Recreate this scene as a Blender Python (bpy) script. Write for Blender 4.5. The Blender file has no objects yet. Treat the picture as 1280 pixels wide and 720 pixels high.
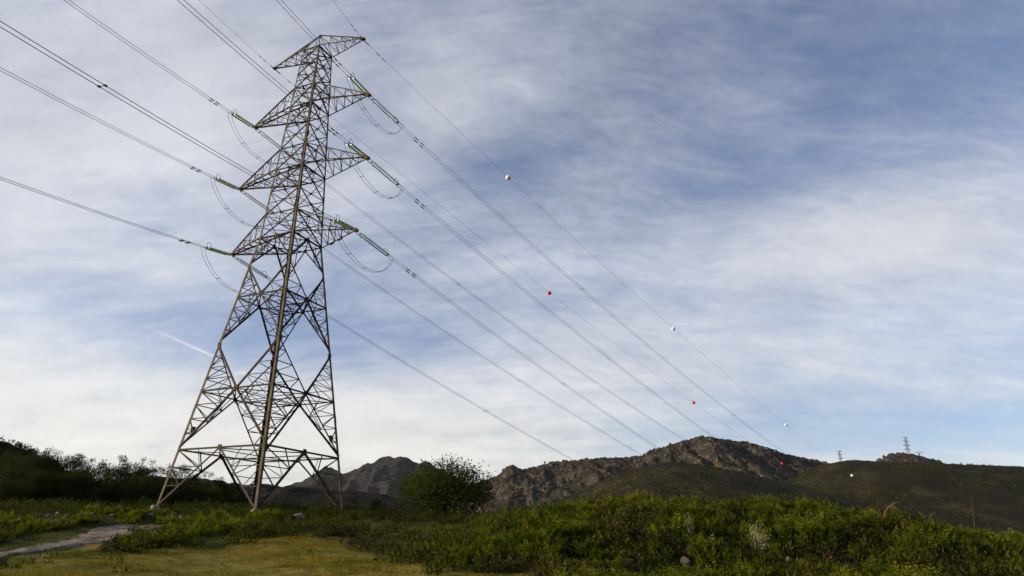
import bpy, math, random
import numpy as np
from mathutils import Vector, Matrix

random.seed(7)
rng = np.random.default_rng(11)
C = bpy.context.scene.collection
scene = bpy.context.scene

# ------------------------------------------------------------------ camera
F, PITCH, ROLL = 842.2356, 0.3664, 0.0112          # focal length in px of a 1280 px wide frame
cp, sp, cr, sr = math.cos(PITCH), math.sin(PITCH), math.cos(ROLL), math.sin(ROLL)
cam_d = bpy.data.cameras.new('camera')
cam_d.sensor_width = 36
cam_d.lens = F * 36 / 1280
cam_d.clip_start = 0.1
cam_d.clip_end = 30000
cam = bpy.data.objects.new('camera', cam_d)
C.objects.link(cam)
R0, U0, F0 = Vector((1, 0, 0)), Vector((0, -sp, cp)), Vector((0, cp, sp))
Rr, Ur = R0 * cr + U0 * sr, U0 * cr - R0 * sr
cam.matrix_world = Matrix(((Rr.x, Ur.x, -F0.x, 0), (Rr.y, Ur.y, -F0.y, 0), (Rr.z, Ur.z, -F0.z, 0), (0, 0, 0, 1)))
scene.camera = cam

def ray(x, y):
    X, Y = x - 640, y - 360
    u, v = X * cr + Y * sr, -X * sr + Y * cr
    return np.array([u, F * cp + v * sp, F * sp - v * cp]) / F

def azel(x, y):
    r = ray(x, y); r = r / np.linalg.norm(r)
    return math.degrees(math.atan2(r[0], r[1])), math.degrees(math.asin(r[2]))

# ------------------------------------------------------------------ sun, sky, exposure
SUN_EL, SUN_AZ = 15.0, -97.0          # azimuth clockwise from +Y (view direction)
SUN_STRENGTH, SKY_STRENGTH, EXPOSURE = 5.0, 0.07, 1.0
sl = bpy.data.lights.new('sun', 'SUN')
sl.energy = SUN_STRENGTH
sl.angle = math.radians(0.53)
sl.color = (1.0, 0.80, 0.56)
sun = bpy.data.objects.new('sun', sl)
C.objects.link(sun)
sd = Vector((math.sin(math.radians(SUN_AZ)) * math.cos(math.radians(SUN_EL)),
             math.cos(math.radians(SUN_AZ)) * math.cos(math.radians(SUN_EL)), math.sin(math.radians(SUN_EL))))
sun.rotation_euler = sd.to_track_quat('Z', 'Y').to_euler()
sun.location = (-60, -10, 60)

world = bpy.data.worlds.new('World')
scene.world = world
world.use_nodes = True
W = world.node_tree
W.nodes.clear()
def wn(t, **k):
    n = W.nodes.new(t)
    for a, b in k.items(): setattr(n, a, b)
    return n
def wlink(a, b): W.links.new(a, b)
def wmath(op, a, b=None, c=None, clamp=False):
    n = wn('ShaderNodeMath', operation=op, use_clamp=clamp)
    for i, v in enumerate((a, b, c)):
        if v is None: continue
        if isinstance(v, (int, float)): n.inputs[i].default_value = v
        else: wlink(v, n.inputs[i])
    return n.outputs[0]
sky = wn('ShaderNodeTexSky', sky_type='NISHITA', sun_disc=False)
sky.sun_elevation = math.radians(SUN_EL)
sky.sun_rotation = math.radians(SUN_AZ)
sky.altitude = 300
sky.air_density = 1.0
sky.dust_density = 1.0
sky.ozone_density = 2.0
tc = wn('ShaderNodeTexCoord')
sep = wn('ShaderNodeSeparateXYZ')
wlink(tc.outputs['Generated'], sep.inputs[0])
dx, dy, dz = sep.outputs
az = wmath('MULTIPLY', wmath('ARCTAN2', dx, dy), 180 / math.pi)
el = wmath('MULTIPLY', wmath('ARCSINE', dz), 180 / math.pi)
# the cloud sheets are high layers: project the direction on a horizontal plane
def plane_coord(off):
    den = wmath('ADD', wmath('MAXIMUM', dz, 0.0), off)
    c = wn('ShaderNodeCombineXYZ')
    wlink(wmath('DIVIDE', dx, den), c.inputs[0]); wlink(wmath('DIVIDE', dy, den), c.inputs[1])
    return c.outputs[0]
sheet_low, sheet_mid, sheet_high = plane_coord(0.14), plane_coord(0.32), plane_coord(0.5)
def warp(vec, scale, amt, off):
    n = wn('ShaderNodeTexNoise'); n.inputs['Scale'].default_value = scale; n.inputs['Detail'].default_value = 3
    m = wn('ShaderNodeVectorMath', operation='ADD'); wlink(vec, m.inputs[0]); m.inputs[1].default_value = (off, off * .6, 0)
    wlink(m.outputs[0], n.inputs['Vector'])
    s_ = wn('ShaderNodeVectorMath', operation='SUBTRACT'); wlink(n.outputs['Color'], s_.inputs[0]); s_.inputs[1].default_value = (.5, .5, .5)
    k_ = wn('ShaderNodeVectorMath', operation='SCALE'); wlink(s_.outputs[0], k_.inputs[0]); k_.inputs['Scale'].default_value = amt
    o_ = wn('ShaderNodeVectorMath', operation='ADD'); wlink(vec, o_.inputs[0]); wlink(k_.outputs[0], o_.inputs[1])
    return o_.outputs[0]
def cloud_noise(vec, rot, sx, sy, scale, detail, rough, dist, off=0.0):
    m = wn('ShaderNodeMapping')
    m.inputs['Rotation'].default_value = (0, 0, math.radians(rot))
    m.inputs['Scale'].default_value = (sx, sy, 1)
    m.inputs['Location'].default_value = (off, off * 1.7, off * .3)
    wlink(vec, m.inputs[0])
    n = wn('ShaderNodeTexNoise')
    n.inputs['Scale'].default_value = scale
    n.inputs['Detail'].default_value = detail
    n.inputs['Roughness'].default_value = rough
    n.inputs['Distortion'].default_value = dist
    wlink(m.outputs[0], n.inputs['Vector'])
    return wmath('SUBTRACT', n.outputs['Fac'], 0.5)
wm = warp(sheet_mid, 1.6, 0.26, 4.0)
wh = warp(sheet_high, 2.2, 0.18, 9.0)
big = cloud_noise(wm, 20, 0.9, 1.4, 1.6, 4, 0.5, 0.2, 3.1)
mid = cloud_noise(wm, 28, 0.8, 2.0, 3.6, 8, 0.58, 0.3, 7.7)
fine = cloud_noise(wh, 38, 0.8, 3.0, 9.0, 11, 0.70, 0.4, 1.3)
puff = cloud_noise(wh, 10, 1.0, 1.3, 12.0, 10, 0.68, 0.25, 5.3)
band = cloud_noise(sheet_low, 8, 0.5, 1.3, 2.2, 5, 0.5, 0.2, 2.2)
# cloud banks where the photograph shows them: (px, py, half width deg, half height deg, tilt deg, amount)
BANKS = [
    (40, 330, 14, 11, 0, .50), (60, 60, 18, 9, 0, .25), (250, 40, 12, 8, 0, .22), (300, 150, 9, 5, 20, .20),
    (470, 220, 10, 4, 25, .22), (560, 120, 7, 4, 25, .18), (180, 530, 22, 3.4, 0, .38), (120, 440, 8, 2.5, 10, .10),
    (480, 530, 16, 4, 0, .34), (660, 470, 14, 4, 8, .20), (640, 330, 10, 3, 12, .10),
    (900, 410, 18, 4.5, 6, .16), (1060, 298, 11, 3.0, 0, .46), (1220, 320, 12, 6, 8, .24), (1150, 495, 9, 1.2, 4, .16),
    (780, 330, 9, 3, 15, .08), (700, 590, 20, 2.5, 0, .26),
    (1190, 20, 25, 12, 0, -.32), (780, 120, 13, 6, 10, -.03), (210, 270, 7, 2.5, 0, -.20), (210, 400, 13, 3.6, 0, -.50),
    (900, 230, 10, 3, 8, -.14), (420, 180, 6, 3, 25, -.20), (560, 250, 8, 3, 10, -.12), (480, 420, 9, 3, 0, -.20), (760, 555, 10, 1.6, 0, -.2), (1150, 545, 15, 2.6, 0, -.40), (640, 200, 7, 3.5, 10, -.20),
]
cover = None
for (px, py, wa, we, tilt, amt) in BANKS:
    a0, e0 = azel(px, py)
    da, de = wmath('SUBTRACT', az, a0), wmath('SUBTRACT', el, e0)
    ct, st = math.cos(math.radians(tilt)), math.sin(math.radians(tilt))
    u = wmath('DIVIDE', wmath('ADD', wmath('MULTIPLY', da, ct), wmath('MULTIPLY', de, st)), wa)
    v = wmath('DIVIDE', wmath('SUBTRACT', wmath('MULTIPLY', de, ct), wmath('MULTIPLY', da, st)), we)
    g = wmath('EXPONENT', wmath('MULTIPLY', wmath('ADD', wmath('MULTIPLY', u, u), wmath('MULTIPLY', v, v)), -1.0))
    cover = wmath('MULTIPLY', g, amt) if cover is None else wmath('MULTIPLY_ADD', g, amt, cover)
cover = wmath('ADD', cover, 0.42)
cover = wmath('MULTIPLY_ADD', big, 0.36, cover)
cover = wmath('MULTIPLY_ADD', mid, 0.58, cover)
cover = wmath('MULTIPLY_ADD', fine, 0.66, cover)
cover = wmath('MULTIPLY_ADD', puff, 0.40, cover)
lowband = wn('ShaderNodeMapRange', interpolation_type='SMOOTHSTEP')
wlink(el, lowband.inputs[0]); lowband.inputs[1].default_value = 22; lowband.inputs[2].default_value = 5
cover = wmath('MULTIPLY_ADD', wmath('MULTIPLY', band, lowband.outputs[0]), 0.9, cover)
mr = wn('ShaderNodeMapRange', interpolation_type='SMOOTHSTEP')
mr.inputs['From Min'].default_value = -0.16
mr.inputs['From Max'].default_value = 1.12
mr.inputs['To Min'].default_value = 0.05
mr.inputs['To Max'].default_value = 0.95
wlink(cover, mr.inputs['Value'])
mask = mr.outputs[0]
# an aircraft trail far up: a thin band along a great circle
def trail(p0, p1, w0, w1, amt):
    A, B = (np.array(ray(*p)) / np.linalg.norm(ray(*p)) for p in (p0, p1))
    nrm = np.cross(A, B); nrm /= np.linalg.norm(nrm)
    t = np.cross(nrm, A)
    ang = math.acos(float(A @ B))
    def dot(v):
        n = wn('ShaderNodeVectorMath', operation='DOT_PRODUCT')
        wlink(tc.outputs['Generated'], n.inputs[0]); n.inputs[1].default_value = tuple(float(q) for q in v)
        return n.outputs['Value']
    s = wmath('DIVIDE', wmath('ARCTAN2', dot(t), dot(A)), ang)
    d = wmath('ADD', dot(nrm), wmath('MULTIPLY', fine, 0.006))
    wd = wmath('MULTIPLY_ADD', s, w1 - w0, w0)
    q = wmath('DIVIDE', d, wd)
    prof = wmath('EXPONENT', wmath('MULTIPLY', wmath('MULTIPLY', q, q), -1.0))
    m1 = wn('ShaderNodeMapRange', interpolation_type='SMOOTHSTEP'); wlink(s, m1.inputs[0])
    m1.inputs[1].default_value = 0.0; m1.inputs[2].default_value = 0.9
    m2 = wn('ShaderNodeMapRange', interpolation_type='SMOOTHSTEP'); wlink(s, m2.inputs[0])
    m2.inputs[1].default_value = 1.08; m2.inputs[2].default_value = 0.98
    return wmath('MULTIPLY', wmath('MULTIPLY', wmath('MULTIPLY', prof, m1.outputs[0]), m2.outputs[0]), amt)
tr = trail((165, 400), (268, 446), 0.0030, 0.0012, 0.55)
tr2 = trail((270, 452), (318, 472), 0.0022, 0.0018, 0.2)
mask = wmath('MAXIMUM', mask, wmath('ADD', mask, wmath('ADD', tr, tr2)), clamp=False)
mask = wmath('MINIMUM', mask, 1.0)
# cloud light: whiter low down and towards the horizon, greyer overhead
cl = wn('ShaderNodeValToRGB')
cl.color_ramp.elements[0].position = 0.0
cl.color_ramp.elements[0].color = (0.93, 0.885, 0.785, 1)
cl.color_ramp.elements[1].position = 0.75
cl.color_ramp.elements[1].color = (0.57, 0.59, 0.66, 1)
e = cl.color_ramp.elements.new(0.28); e.color = (0.76, 0.785, 0.835, 1)
wlink(wmath('MAXIMUM', dz, 0.0), cl.inputs[0])
cs = wn('ShaderNodeMixRGB', blend_type='MULTIPLY'); cs.inputs[0].default_value = 1
wlink(cl.outputs[0], cs.inputs[1]); k = 0.5 / SKY_STRENGTH; cs.inputs[2].default_value = (k, k, k, 1)
tint = wn('ShaderNodeMixRGB', blend_type='MULTIPLY'); tint.inputs[0].default_value = 1
wlink(sky.outputs[0], tint.inputs[1]); tint.inputs[2].default_value = (1.09, 1.0, 1.12, 1)
shade = wn('ShaderNodeMixRGB', blend_type='MULTIPLY'); shade.inputs[0].default_value = 1
wlink(cs.outputs[0], shade.inputs[1])
sv = wmath('MULTIPLY_ADD', big, -0.30, wmath('MULTIPLY_ADD', mid, 0.25, wmath('MULTIPLY_ADD', puff, 0.25, 1.0)))
scmb = wn('ShaderNodeCombineXYZ')
for i_ in range(3): wlink(sv, scmb.inputs[i_])
wlink(scmb.outputs[0], shade.inputs[2]); cs = shade
mx = wn('ShaderNodeMixRGB')
wlink(mask, mx.inputs[0]); wlink(tint.outputs[0], mx.inputs[1]); wlink(cs.outputs[0], mx.inputs[2])
bg = wn('ShaderNodeBackground'); bg.inputs[1].default_value = SKY_STRENGTH
wlink(mx.outputs[0], bg.inputs[0])
wo = wn('ShaderNodeOutputWorld'); wlink(bg.outputs[0], wo.inputs[0])

scene.view_settings.view_transform = 'Standard'
scene.view_settings.look = 'None'
scene.view_settings.exposure = EXPOSURE
scene.view_settings.gamma = 1
scene.view_settings.use_curve_mapping = False
scene.cycles.max_bounces = 6
scene.cycles.transparent_max_bounces = 8

# ------------------------------------------------------------------ helpers
def tag(o, label=None, cat=None, group=None, kind=None):
    for k_, v_ in (('label', label), ('category', cat), ('group', group), ('kind', kind)):
        if v_: o[k_] = v_
    return o

def empty(name, loc, label, cat, group=None):
    o = bpy.data.objects.new(name, None)
    C.objects.link(o); o.location = loc; o.empty_display_size = 0.5
    return tag(o, label, cat, group)

class MB:
    """Collects bars, boxes and tubes, then links them as one mesh."""
    def __init__(s): s.v, s.f = [], []
    def add(s, vs, fs):
        n = len(s.v); s.v += [tuple(map(float, q)) for q in vs]; s.f += [tuple(i + n for i in q) for q in fs]
    def prism(s, p0, p1, poly, t, n):
        """extrude a 2D polygon (in the t, n axes) from p0 to p1"""
        p0, p1, t, n = map(np.asarray, (p0, p1, t, n)); k = len(poly)
        vs = [p0 + t * a + n * b for a, b in poly] + [p1 + t * a + n * b for a, b in poly]
        fs = [(i, (i + 1) % k, k + (i + 1) % k, k + i) for i in range(k)]
        fs += [tuple(range(k))[::-1], tuple(range(k, 2 * k))]
        s.add(vs, fs)
    def angle(s, p0, p1, out, w, th=None, flip=1):
        """an L-section steel bar, one flange in the plane across 'out', the other pointing inward"""
        p0, p1, out = (np.asarray(q, float) for q in (p0, p1, out)); th = th or max(w * .12, .008)
        d = p1 - p0; L = np.linalg.norm(d)
        if L < 1e-6: return
        d /= L; n = out - d * (out @ d)
        if np.linalg.norm(n) < 1e-5: n = np.array([0, 0, 1.]) - d * d[2]
        n /= np.linalg.norm(n); t = np.cross(d, n) * flip
        a, b = w / 2, -w / 2
        s.prism(p0, p1, [(b, 0), (a, 0), (a, -w), (a - th, -w), (a - th, -th), (b, -th)], t, n)
    def box(s, c, ax, ay, az_):
        c, ax, ay, az_ = (np.asarray(q, float) for q in (c, ax, ay, az_))
        vs = [c + i * ax + j * ay + k_ * az_ for k_ in (-1, 1) for i, j in ((-1, -1), (1, -1), (1, 1), (-1, 1))]
        s.add(vs, [(0, 3, 2, 1), (4, 5, 6, 7), (0, 1, 5, 4), (1, 2, 6, 5), (2, 3, 7, 6), (3, 0, 4, 7)])
    def tube(s, pts, r, seg=6, close=False):
        pts = np.asarray(pts, float); n = len(pts)
        rr = np.full(n, r) if np.isscalar(r) else np.asarray(r, float)
        tg = np.gradient(pts, axis=0); tg /= np.linalg.norm(tg, axis=1)[:, None]
        up = np.array([0, 0, 1.]) if abs(tg[0][2]) < .95 else np.array([1., 0, 0])
        vs = []
        for i in range(n):
            a = np.cross(tg[i], up); a /= max(np.linalg.norm(a), 1e-9)
            b = np.cross(a, tg[i])
            up = b
            for j in range(seg):
                th = 2 * math.pi * j / seg
                vs.append(pts[i] + rr[i] * (a * math.cos(th) + b * math.sin(th)))
        fs = [(i * seg + j, i * seg + (j + 1) % seg, (i + 1) * seg + (j + 1) % seg, (i + 1) * seg + j) for i in range(n - 1) for j in range(seg)]
        fs += [tuple(range(seg))[::-1], tuple((n - 1) * seg + j for j in range(seg))]
        s.add(vs, fs)
    def lathe(s, p0, d, prof, seg=12):
        """revolve (distance along d, radius) pairs about the axis"""
        p0, d = np.asarray(p0, float), np.asarray(d, float)
        a = np.cross(d, [0, 0, 1.] if abs(d[2]) < .9 else [1., 0, 0]); a /= np.linalg.norm(a); b = np.cross(a, d)
        vs = [p0 + d * q + r * (a * math.cos(2 * math.pi * j / seg) + b * math.sin(2 * math.pi * j / seg)) for q, r in prof for j in range(seg)]
        n = len(prof)
        fs = [(i * seg + j, i * seg + (j + 1) % seg, (i + 1) * seg + (j + 1) % seg, (i + 1) * seg + j) for i in range(n - 1) for j in range(seg)]
        fs += [tuple(range(seg))[::-1], tuple((n - 1) * seg + j for j in range(seg))]
        s.add(vs, fs)
    def build(s, name, m, parent=None, smooth=False):
        me = bpy.data.meshes.new(name)
        loc = np.array(parent.matrix_world.translation) if parent is not None else np.zeros(3)
        if parent is not None:
            loc = np.array(parent.location) + (np.array(parent.parent.location) if parent.parent else 0)
        me.from_pydata([tuple(np.asarray(q) - loc) for q in s.v], [], s.f)
        me.update()
        if smooth: me.polygons.foreach_set('use_smooth', [True] * len(me.polygons))
        me.materials.append(m)
        o = bpy.data.objects.new(name, me); C.objects.link(o)
        if parent is not None: o.parent = parent
        return o

def quad_mesh(name, V, tint, m, parent=None, origin=None):
    """V: (N,4,3) leaf quads, tint: one value per quad"""
    V = np.asarray(V, np.float32)
    if origin is not None: V = V - np.asarray(origin, np.float32)
    n = len(V); me = bpy.data.meshes.new(name)
    me.vertices.add(n * 4); me.vertices.foreach_set('co', V.reshape(-1))
    me.loops.add(n * 4); me.loops.foreach_set('vertex_index', np.arange(n * 4, dtype=np.int32))
    me.polygons.add(n)
    me.polygons.foreach_set('loop_start', np.arange(0, n * 4, 4, dtype=np.int32))
    me.polygons.foreach_set('loop_total', np.full(n, 4, np.int32))
    me.update(calc_edges=True)
    at = me.attributes.new('tint', 'FLOAT', 'FACE'); at.data.foreach_set('value', np.asarray(tint, np.float32))
    me.materials.append(m)
    o = bpy.data.objects.new(name, me); C.objects.link(o)
    if parent is not None: o.parent = parent
    return o

def grid_mesh(name, X, Y, Z, m, attrs=None, smooth=True):
    ny, nx = X.shape
    co = np.stack([X, Y, Z], -1).reshape(-1, 3).astype(np.float32)
    i = np.arange((ny - 1) * (nx - 1)); r, c = i // (nx - 1), i % (nx - 1); a = r * nx + c
    fv = np.stack([a, a + 1, a + nx + 1, a + nx], -1).astype(np.int32)
    me = bpy.data.meshes.new(name); n = len(fv)
    me.vertices.add(len(co)); me.vertices.foreach_set('co', co.reshape(-1))
    me.loops.add(n * 4); me.loops.foreach_set('vertex_index', fv.reshape(-1))
    me.polygons.add(n)
    me.polygons.foreach_set('loop_start', np.arange(0, n * 4, 4, dtype=np.int32))
    me.polygons.foreach_set('loop_total', np.full(n, 4, np.int32))
    me.update(calc_edges=True)
    if smooth: me.polygons.foreach_set('use_smooth', np.ones(n, bool))
    for k_, v_ in (attrs or {}).items():
        at = me.attributes.new(k_, 'FLOAT', 'POINT'); at.data.foreach_set('value', np.asarray(v_, np.float32).reshape(-1))
    me.materials.append(m)
    o = bpy.data.objects.new(name, me); C.objects.link(o)
    return o

def _h(ix, iy, seed):
    h = (ix.astype(np.int64) * 374761393 + iy.astype(np.int64) * 668265263 + seed * 974634533) & 0xFFFFFFFF
    h = ((h ^ (h >> 13)) * 1274126177) & 0xFFFFFFFF
    return ((h ^ (h >> 16)) & 0xFFFF) / 65535.0
def vnoise(x, y, seed=0):
    ix, iy = np.floor(x), np.floor(y); fx, fy = x - ix, y - iy
    fx, fy = fx * fx * fx * (fx * (fx * 6 - 15) + 10), fy * fy * fy * (fy * (fy * 6 - 15) + 10)
    a, b, c, d = _h(ix, iy, seed), _h(ix + 1, iy, seed), _h(ix, iy + 1, seed), _h(ix + 1, iy + 1, seed)
    return (a + (b - a) * fx) * (1 - fy) + (c + (d - c) * fx) * fy - 0.5
def fbm(x, y, oct_=5, seed=0, gain=.5):
    x, y = np.asarray(x, float), np.asarray(y, float)
    s, a = 0, 1.0
    for i in range(oct_):
        s = s + a * vnoise(x * 2 ** i + i * 17.3, y * 2 ** i - i * 9.1, seed + i); a *= gain
    return s
def sstep(a, b, x):
    t = np.clip((np.asarray(x, float) - a) / (b - a), 0, 1); return t * t * (3 - 2 * t)

# ------------------------------------------------------------------ materials
def material(name, build):
    m = bpy.data.materials.new(name); m.use_nodes = True
    t = m.node_tree; t.nodes.clear()
    def N(tp, **k_):
        n = t.nodes.new(tp)
        for a, b in k_.items(): setattr(n, a, b)
        return n
    out = N('ShaderNodeOutputMaterial')
    sh = build(N, t.links.new)
    t.links.new(sh, out.inputs[0])
    return m
def noise(N, L, scale, detail=4, rough=.55, coord='Object', dist=0):
    tc_ = N('ShaderNodeTexCoord'); n = N('ShaderNodeTexNoise')
    n.inputs['Scale'].default_value = scale; n.inputs['Detail'].default_value = detail
    n.inputs['Roughness'].default_value = rough; n.inputs['Distortion'].default_value = dist
    L(tc_.outputs[coord], n.inputs['Vector']); return n.outputs['Fac']
def ramp(N, L, fac, stops):
    r = N('ShaderNodeValToRGB'); els = r.color_ramp.elements
    for i, (p, c) in enumerate(stops):
        e_ = els[i] if i < 2 else els.new(p)
        e_.position = p; e_.color = (*c, 1)
    L(fac, r.inputs[0]); return r.outputs[0]
def mixc(N, L, fac, a, b, mode='MIX'):
    n = N('ShaderNodeMixRGB', blend_type=mode)
    for i, v in enumerate((fac, a, b)):
        if isinstance(v, (int, float)): n.inputs[i].default_value = v
        elif isinstance(v, tuple): n.inputs[i].default_value = (*v, 1)
        else: L(v, n.inputs[i])
    return n.outputs[0]
def principled(N, L, col, rough=.7, metal=0.0, spec=.3, normal=None):
    b = N('ShaderNodeBsdfPrincipled')
    if isinstance(col, tuple): b.inputs['Base Color'].default_value = (*col, 1)
    else: L(col, b.inputs['Base Color'])
    if isinstance(rough, (int, float)): b.inputs['Roughness'].default_value = rough
    else: L(rough, b.inputs['Roughness'])
    b.inputs['Metallic'].default_value = metal
    b.inputs['Specular IOR Level'].default_value = spec
    if normal: L(normal, b.inputs['Normal'])
    return b.outputs[0]
def bump(N, L, h, strength=.5, dist=.05):
    b = N('ShaderNodeBump'); b.inputs['Strength'].default_value = strength; b.inputs['Distance'].default_value = dist
    L(h, b.inputs['Height']); return b.outputs[0]
def ramp_simple(stops, scale, rough=.8, metal=0, spec=.2, detail=5, bs=0, bd=.05):
    def f(N, L):
        n = noise(N, L, scale, detail)
        return principled(N, L, ramp(N, L, n, stops), rough, metal, spec, bump(N, L, n, bs, bd) if bs else None)
    return f
def leafy(stops, trans=.42, rough=.6):
    """leaf shader: the tint attribute picks the leaf colour, part of the light shines through"""
    def f(N, L):
        a = N('ShaderNodeAttribute'); a.attribute_name = 'tint'
        col = ramp(N, L, a.outputs['Fac'], stops)
        p = principled(N, L, col, .85, 0, .04)
        tr_ = N('ShaderNodeBsdfTranslucent'); L(mixc(N, L, 1.0, col, (1.0, 1.15, .5), 'MULTIPLY'), tr_.inputs[0])
        mixs = N('ShaderNodeMixShader'); mixs.inputs[0].default_value = trans
        L(p, mixs.inputs[1]); L(tr_.outputs[0], mixs.inputs[2])
        return mixs.outputs[0]
    return f

M = {}
def steel(N, L):
    n1 = noise(N, L, .9, 5); n2 = noise(N, L, 6, 4)
    c1 = ramp(N, L, n1, [(.35, (.034, .029, .020)), (.62, (.080, .067, .044))])
    rust = ramp(N, L, n2, [(.52, (0, 0, 0)), (.68, (1, 1, 1))])
    return principled(N, L, mixc(N, L, mixc(N, L, 1.0, rust, (.6, .6, .6), 'MULTIPLY'), c1, (.075, .036, .015)), .8, .08, .14)
M['steel'] = material('weathered_steel', steel)
M['bracing'] = material('shaded_bracing_steel', ramp_simple([(.35, (.015, .013, .010)), (.62, (.036, .029, .020))], 2, .8, .05, .12))  # same steel as the legs, darkened: the lattice's shade is put into the colour
M['rusty'] = material('rusty_steel', ramp_simple([(.3, (.13, .06, .024)), (.7, (.22, .12, .055))], 3, .75, .1))
M['dark_steel'] = material('dark_steel', ramp_simple([(.3, (.03, .03, .03)), (.7, (.06, .055, .05))], 4, .6, .3))
M['wire'] = material('aluminium_conductor', ramp_simple([(.3, (.022, .022, .024)), (.7, (.036, .036, .038))], 2, .85, 0, .08))
M['concrete'] = material('concrete', ramp_simple([(.3, (.12, .10, .075)), (.7, (.20, .17, .13))], 5, .9, bs=.3))
M['ball_white'] = material('white_marker_plastic', ramp_simple([(.3, (.60, .59, .55)), (.7, (.70, .69, .65))], 3, .45, 0, .4))
M['ball_red'] = material('red_marker_plastic', ramp_simple([(.3, (.36, .012, .012)), (.7, (.45, .02, .016))], 3, .45, 0, .4))
def glass(N, L):
    n = noise(N, L, 3, 2)
    b = N('ShaderNodeBsdfPrincipled')
    L(ramp(N, L, n, [(.3, (.20, .32, .20)), (.7, (.34, .45, .30))]), b.inputs['Base Color'])
    b.inputs['Roughness'].default_value = .38; b.inputs['IOR'].default_value = 1.3
    b.inputs['Transmission Weight'].default_value = .4
    return b.outputs[0]
M['glass'] = material('green_insulator_glass', glass)
M['bark'] = material('bark', ramp_simple([(.3, (.014, .011, .008)), (.7, (.034, .027, .02))], 6, .9, bs=.5))
M['deadwood'] = material('dead_wood', ramp_simple([(.3, (.08, .048, .022)), (.7, (.14, .095, .042))], 8, .85))
M['bark_red'] = material('reddish_bark', ramp_simple([(.3, (.05, .024, .014)), (.7, (.10, .048, .028))], 8, .9))
M['rock'] = material('granite_rock', ramp_simple([(.3, (.055, .046, .035)), (.55, (.115, .098, .074)), (.72, (.19, .162, .125))], 4, .9, bs=.5, bd=.08))
M['pale_rock'] = material('pale_stone', ramp_simple([(.3, (.15, .135, .11)), (.7, (.27, .25, .21))], 5, .85, bs=.3))
M['bracken'] = material('bracken_fronds', leafy([(0, (.009, .014, .002)), (.35, (.024, .037, .003)), (.7, (.054, .070, .005)), (1, (.092, .090, .010))]))
M['heather'] = material('heather', leafy([(0, (.010, .012, .004)), (.5, (.024, .024, .007)), (.85, (.045, .032, .014)), (1, (.075, .050, .030))], .2))
M['shrub'] = material('shrub_leaves', leafy([(0, (.011, .016, .003)), (.5, (.026, .034, .005)), (1, (.055, .060, .009))], .25))
M['grass'] = material('meadow_grass_blades', leafy([(0, (.044, .054, .007)), (.5, (.094, .086, .011)), (1, (.14, .106, .022))], .3))
M['wood_leaf'] = material('dark_tree_leaves', leafy([(0, (.011, .016, .004)), (.6, (.027, .036, .007)), (1, (.068, .070, .012))], .2))
M['bush_leaf'] = material('bush_leaves', leafy([(0, (.012, .018, .004)), (.5, (.026, .036, .006)), (1, (.055, .060, .010))], .3))
M['blossom'] = material('pale_blossom', leafy([(0, (.16, .17, .07)), (.6, (.27, .27, .15)), (1, (.38, .37, .26))], .3))
M['hill_scrub'] = material('hill_scrub', leafy([(0, (.005, .007, .002)), (.5, (.020, .022, .005)), (1, (.060, .052, .014))], .1))
def boulder_mat(N, L):
    a = N('ShaderNodeAttribute'); a.attribute_name = 'tint'; n = noise(N, L, .8, 5, .7)
    c = mixc(N, L, 1.0, ramp(N, L, a.outputs['Fac'], [(0, (.018, .016, .013)), (.5, (.056, .051, .045)), (1, (.145, .132, .116))]), ramp(N, L, n, [(.35, (.55, .52, .48)), (.65, (1.1, 1.1, 1.1))]), 'MULTIPLY')
    return principled(N, L, c, .95, 0, .1)
M['boulder'] = material('granite_boulders', boulder_mat)
M['dry_leaf'] = material('dry_brown_leaves', leafy([(0, (.04, .027, .008)), (.6, (.075, .052, .014)), (1, (.12, .085, .022))], .3))
def ground_mat(N, L):
    mead = N('ShaderNodeAttribute'); mead.attribute_name = 'meadow'
    a = noise(N, L, .35, 6, .6); b = noise(N, L, 3.0, 5, .65); c = noise(N, L, 14, 3, .6)
    g1 = ramp(N, L, a, [(.34, (.056, .066, .008)), (.50, (.108, .097, .012)), (.66, (.142, .104, .020))])
    g2 = ramp(N, L, b, [(.34, (.55, .58, .5)), (.62, (1.15, 1.1, 1.05))])
    g = mixc(N, L, 1.0, g1, g2, 'MULTIPLY')
    s1 = ramp(N, L, b, [(.35, (.010, .013, .003)), (.55, (.024, .026, .005)), (.72, (.042, .034, .010))])
    col = mixc(N, L, mead.outputs['Fac'], s1, g)
    return principled(N, L, col, .95, 0, .1, bump(N, L, mixc(N, L, .5, b, c), .7, .08))
M['ground'] = material('ground_soil_and_grass', ground_mat)
def path_mat(N, L):
    a = noise(N, L, .9, 6, .65); b = noise(N, L, 7, 5, .65)
    col = ramp(N, L, a, [(.34, (.05, .044, .036)), (.5, (.105, .094, .078)), (.66, (.18, .165, .142))])
    col = mixc(N, L, 1.0, col, ramp(N, L, b, [(.35, (.6, .58, .55)), (.62, (1.1, 1.1, 1.1))]), 'MULTIPLY')
    return principled(N, L, col, .95, 0, .1, bump(N, L, b, .9, .06))
M['path'] = material('gravel_track', path_mat)

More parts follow.
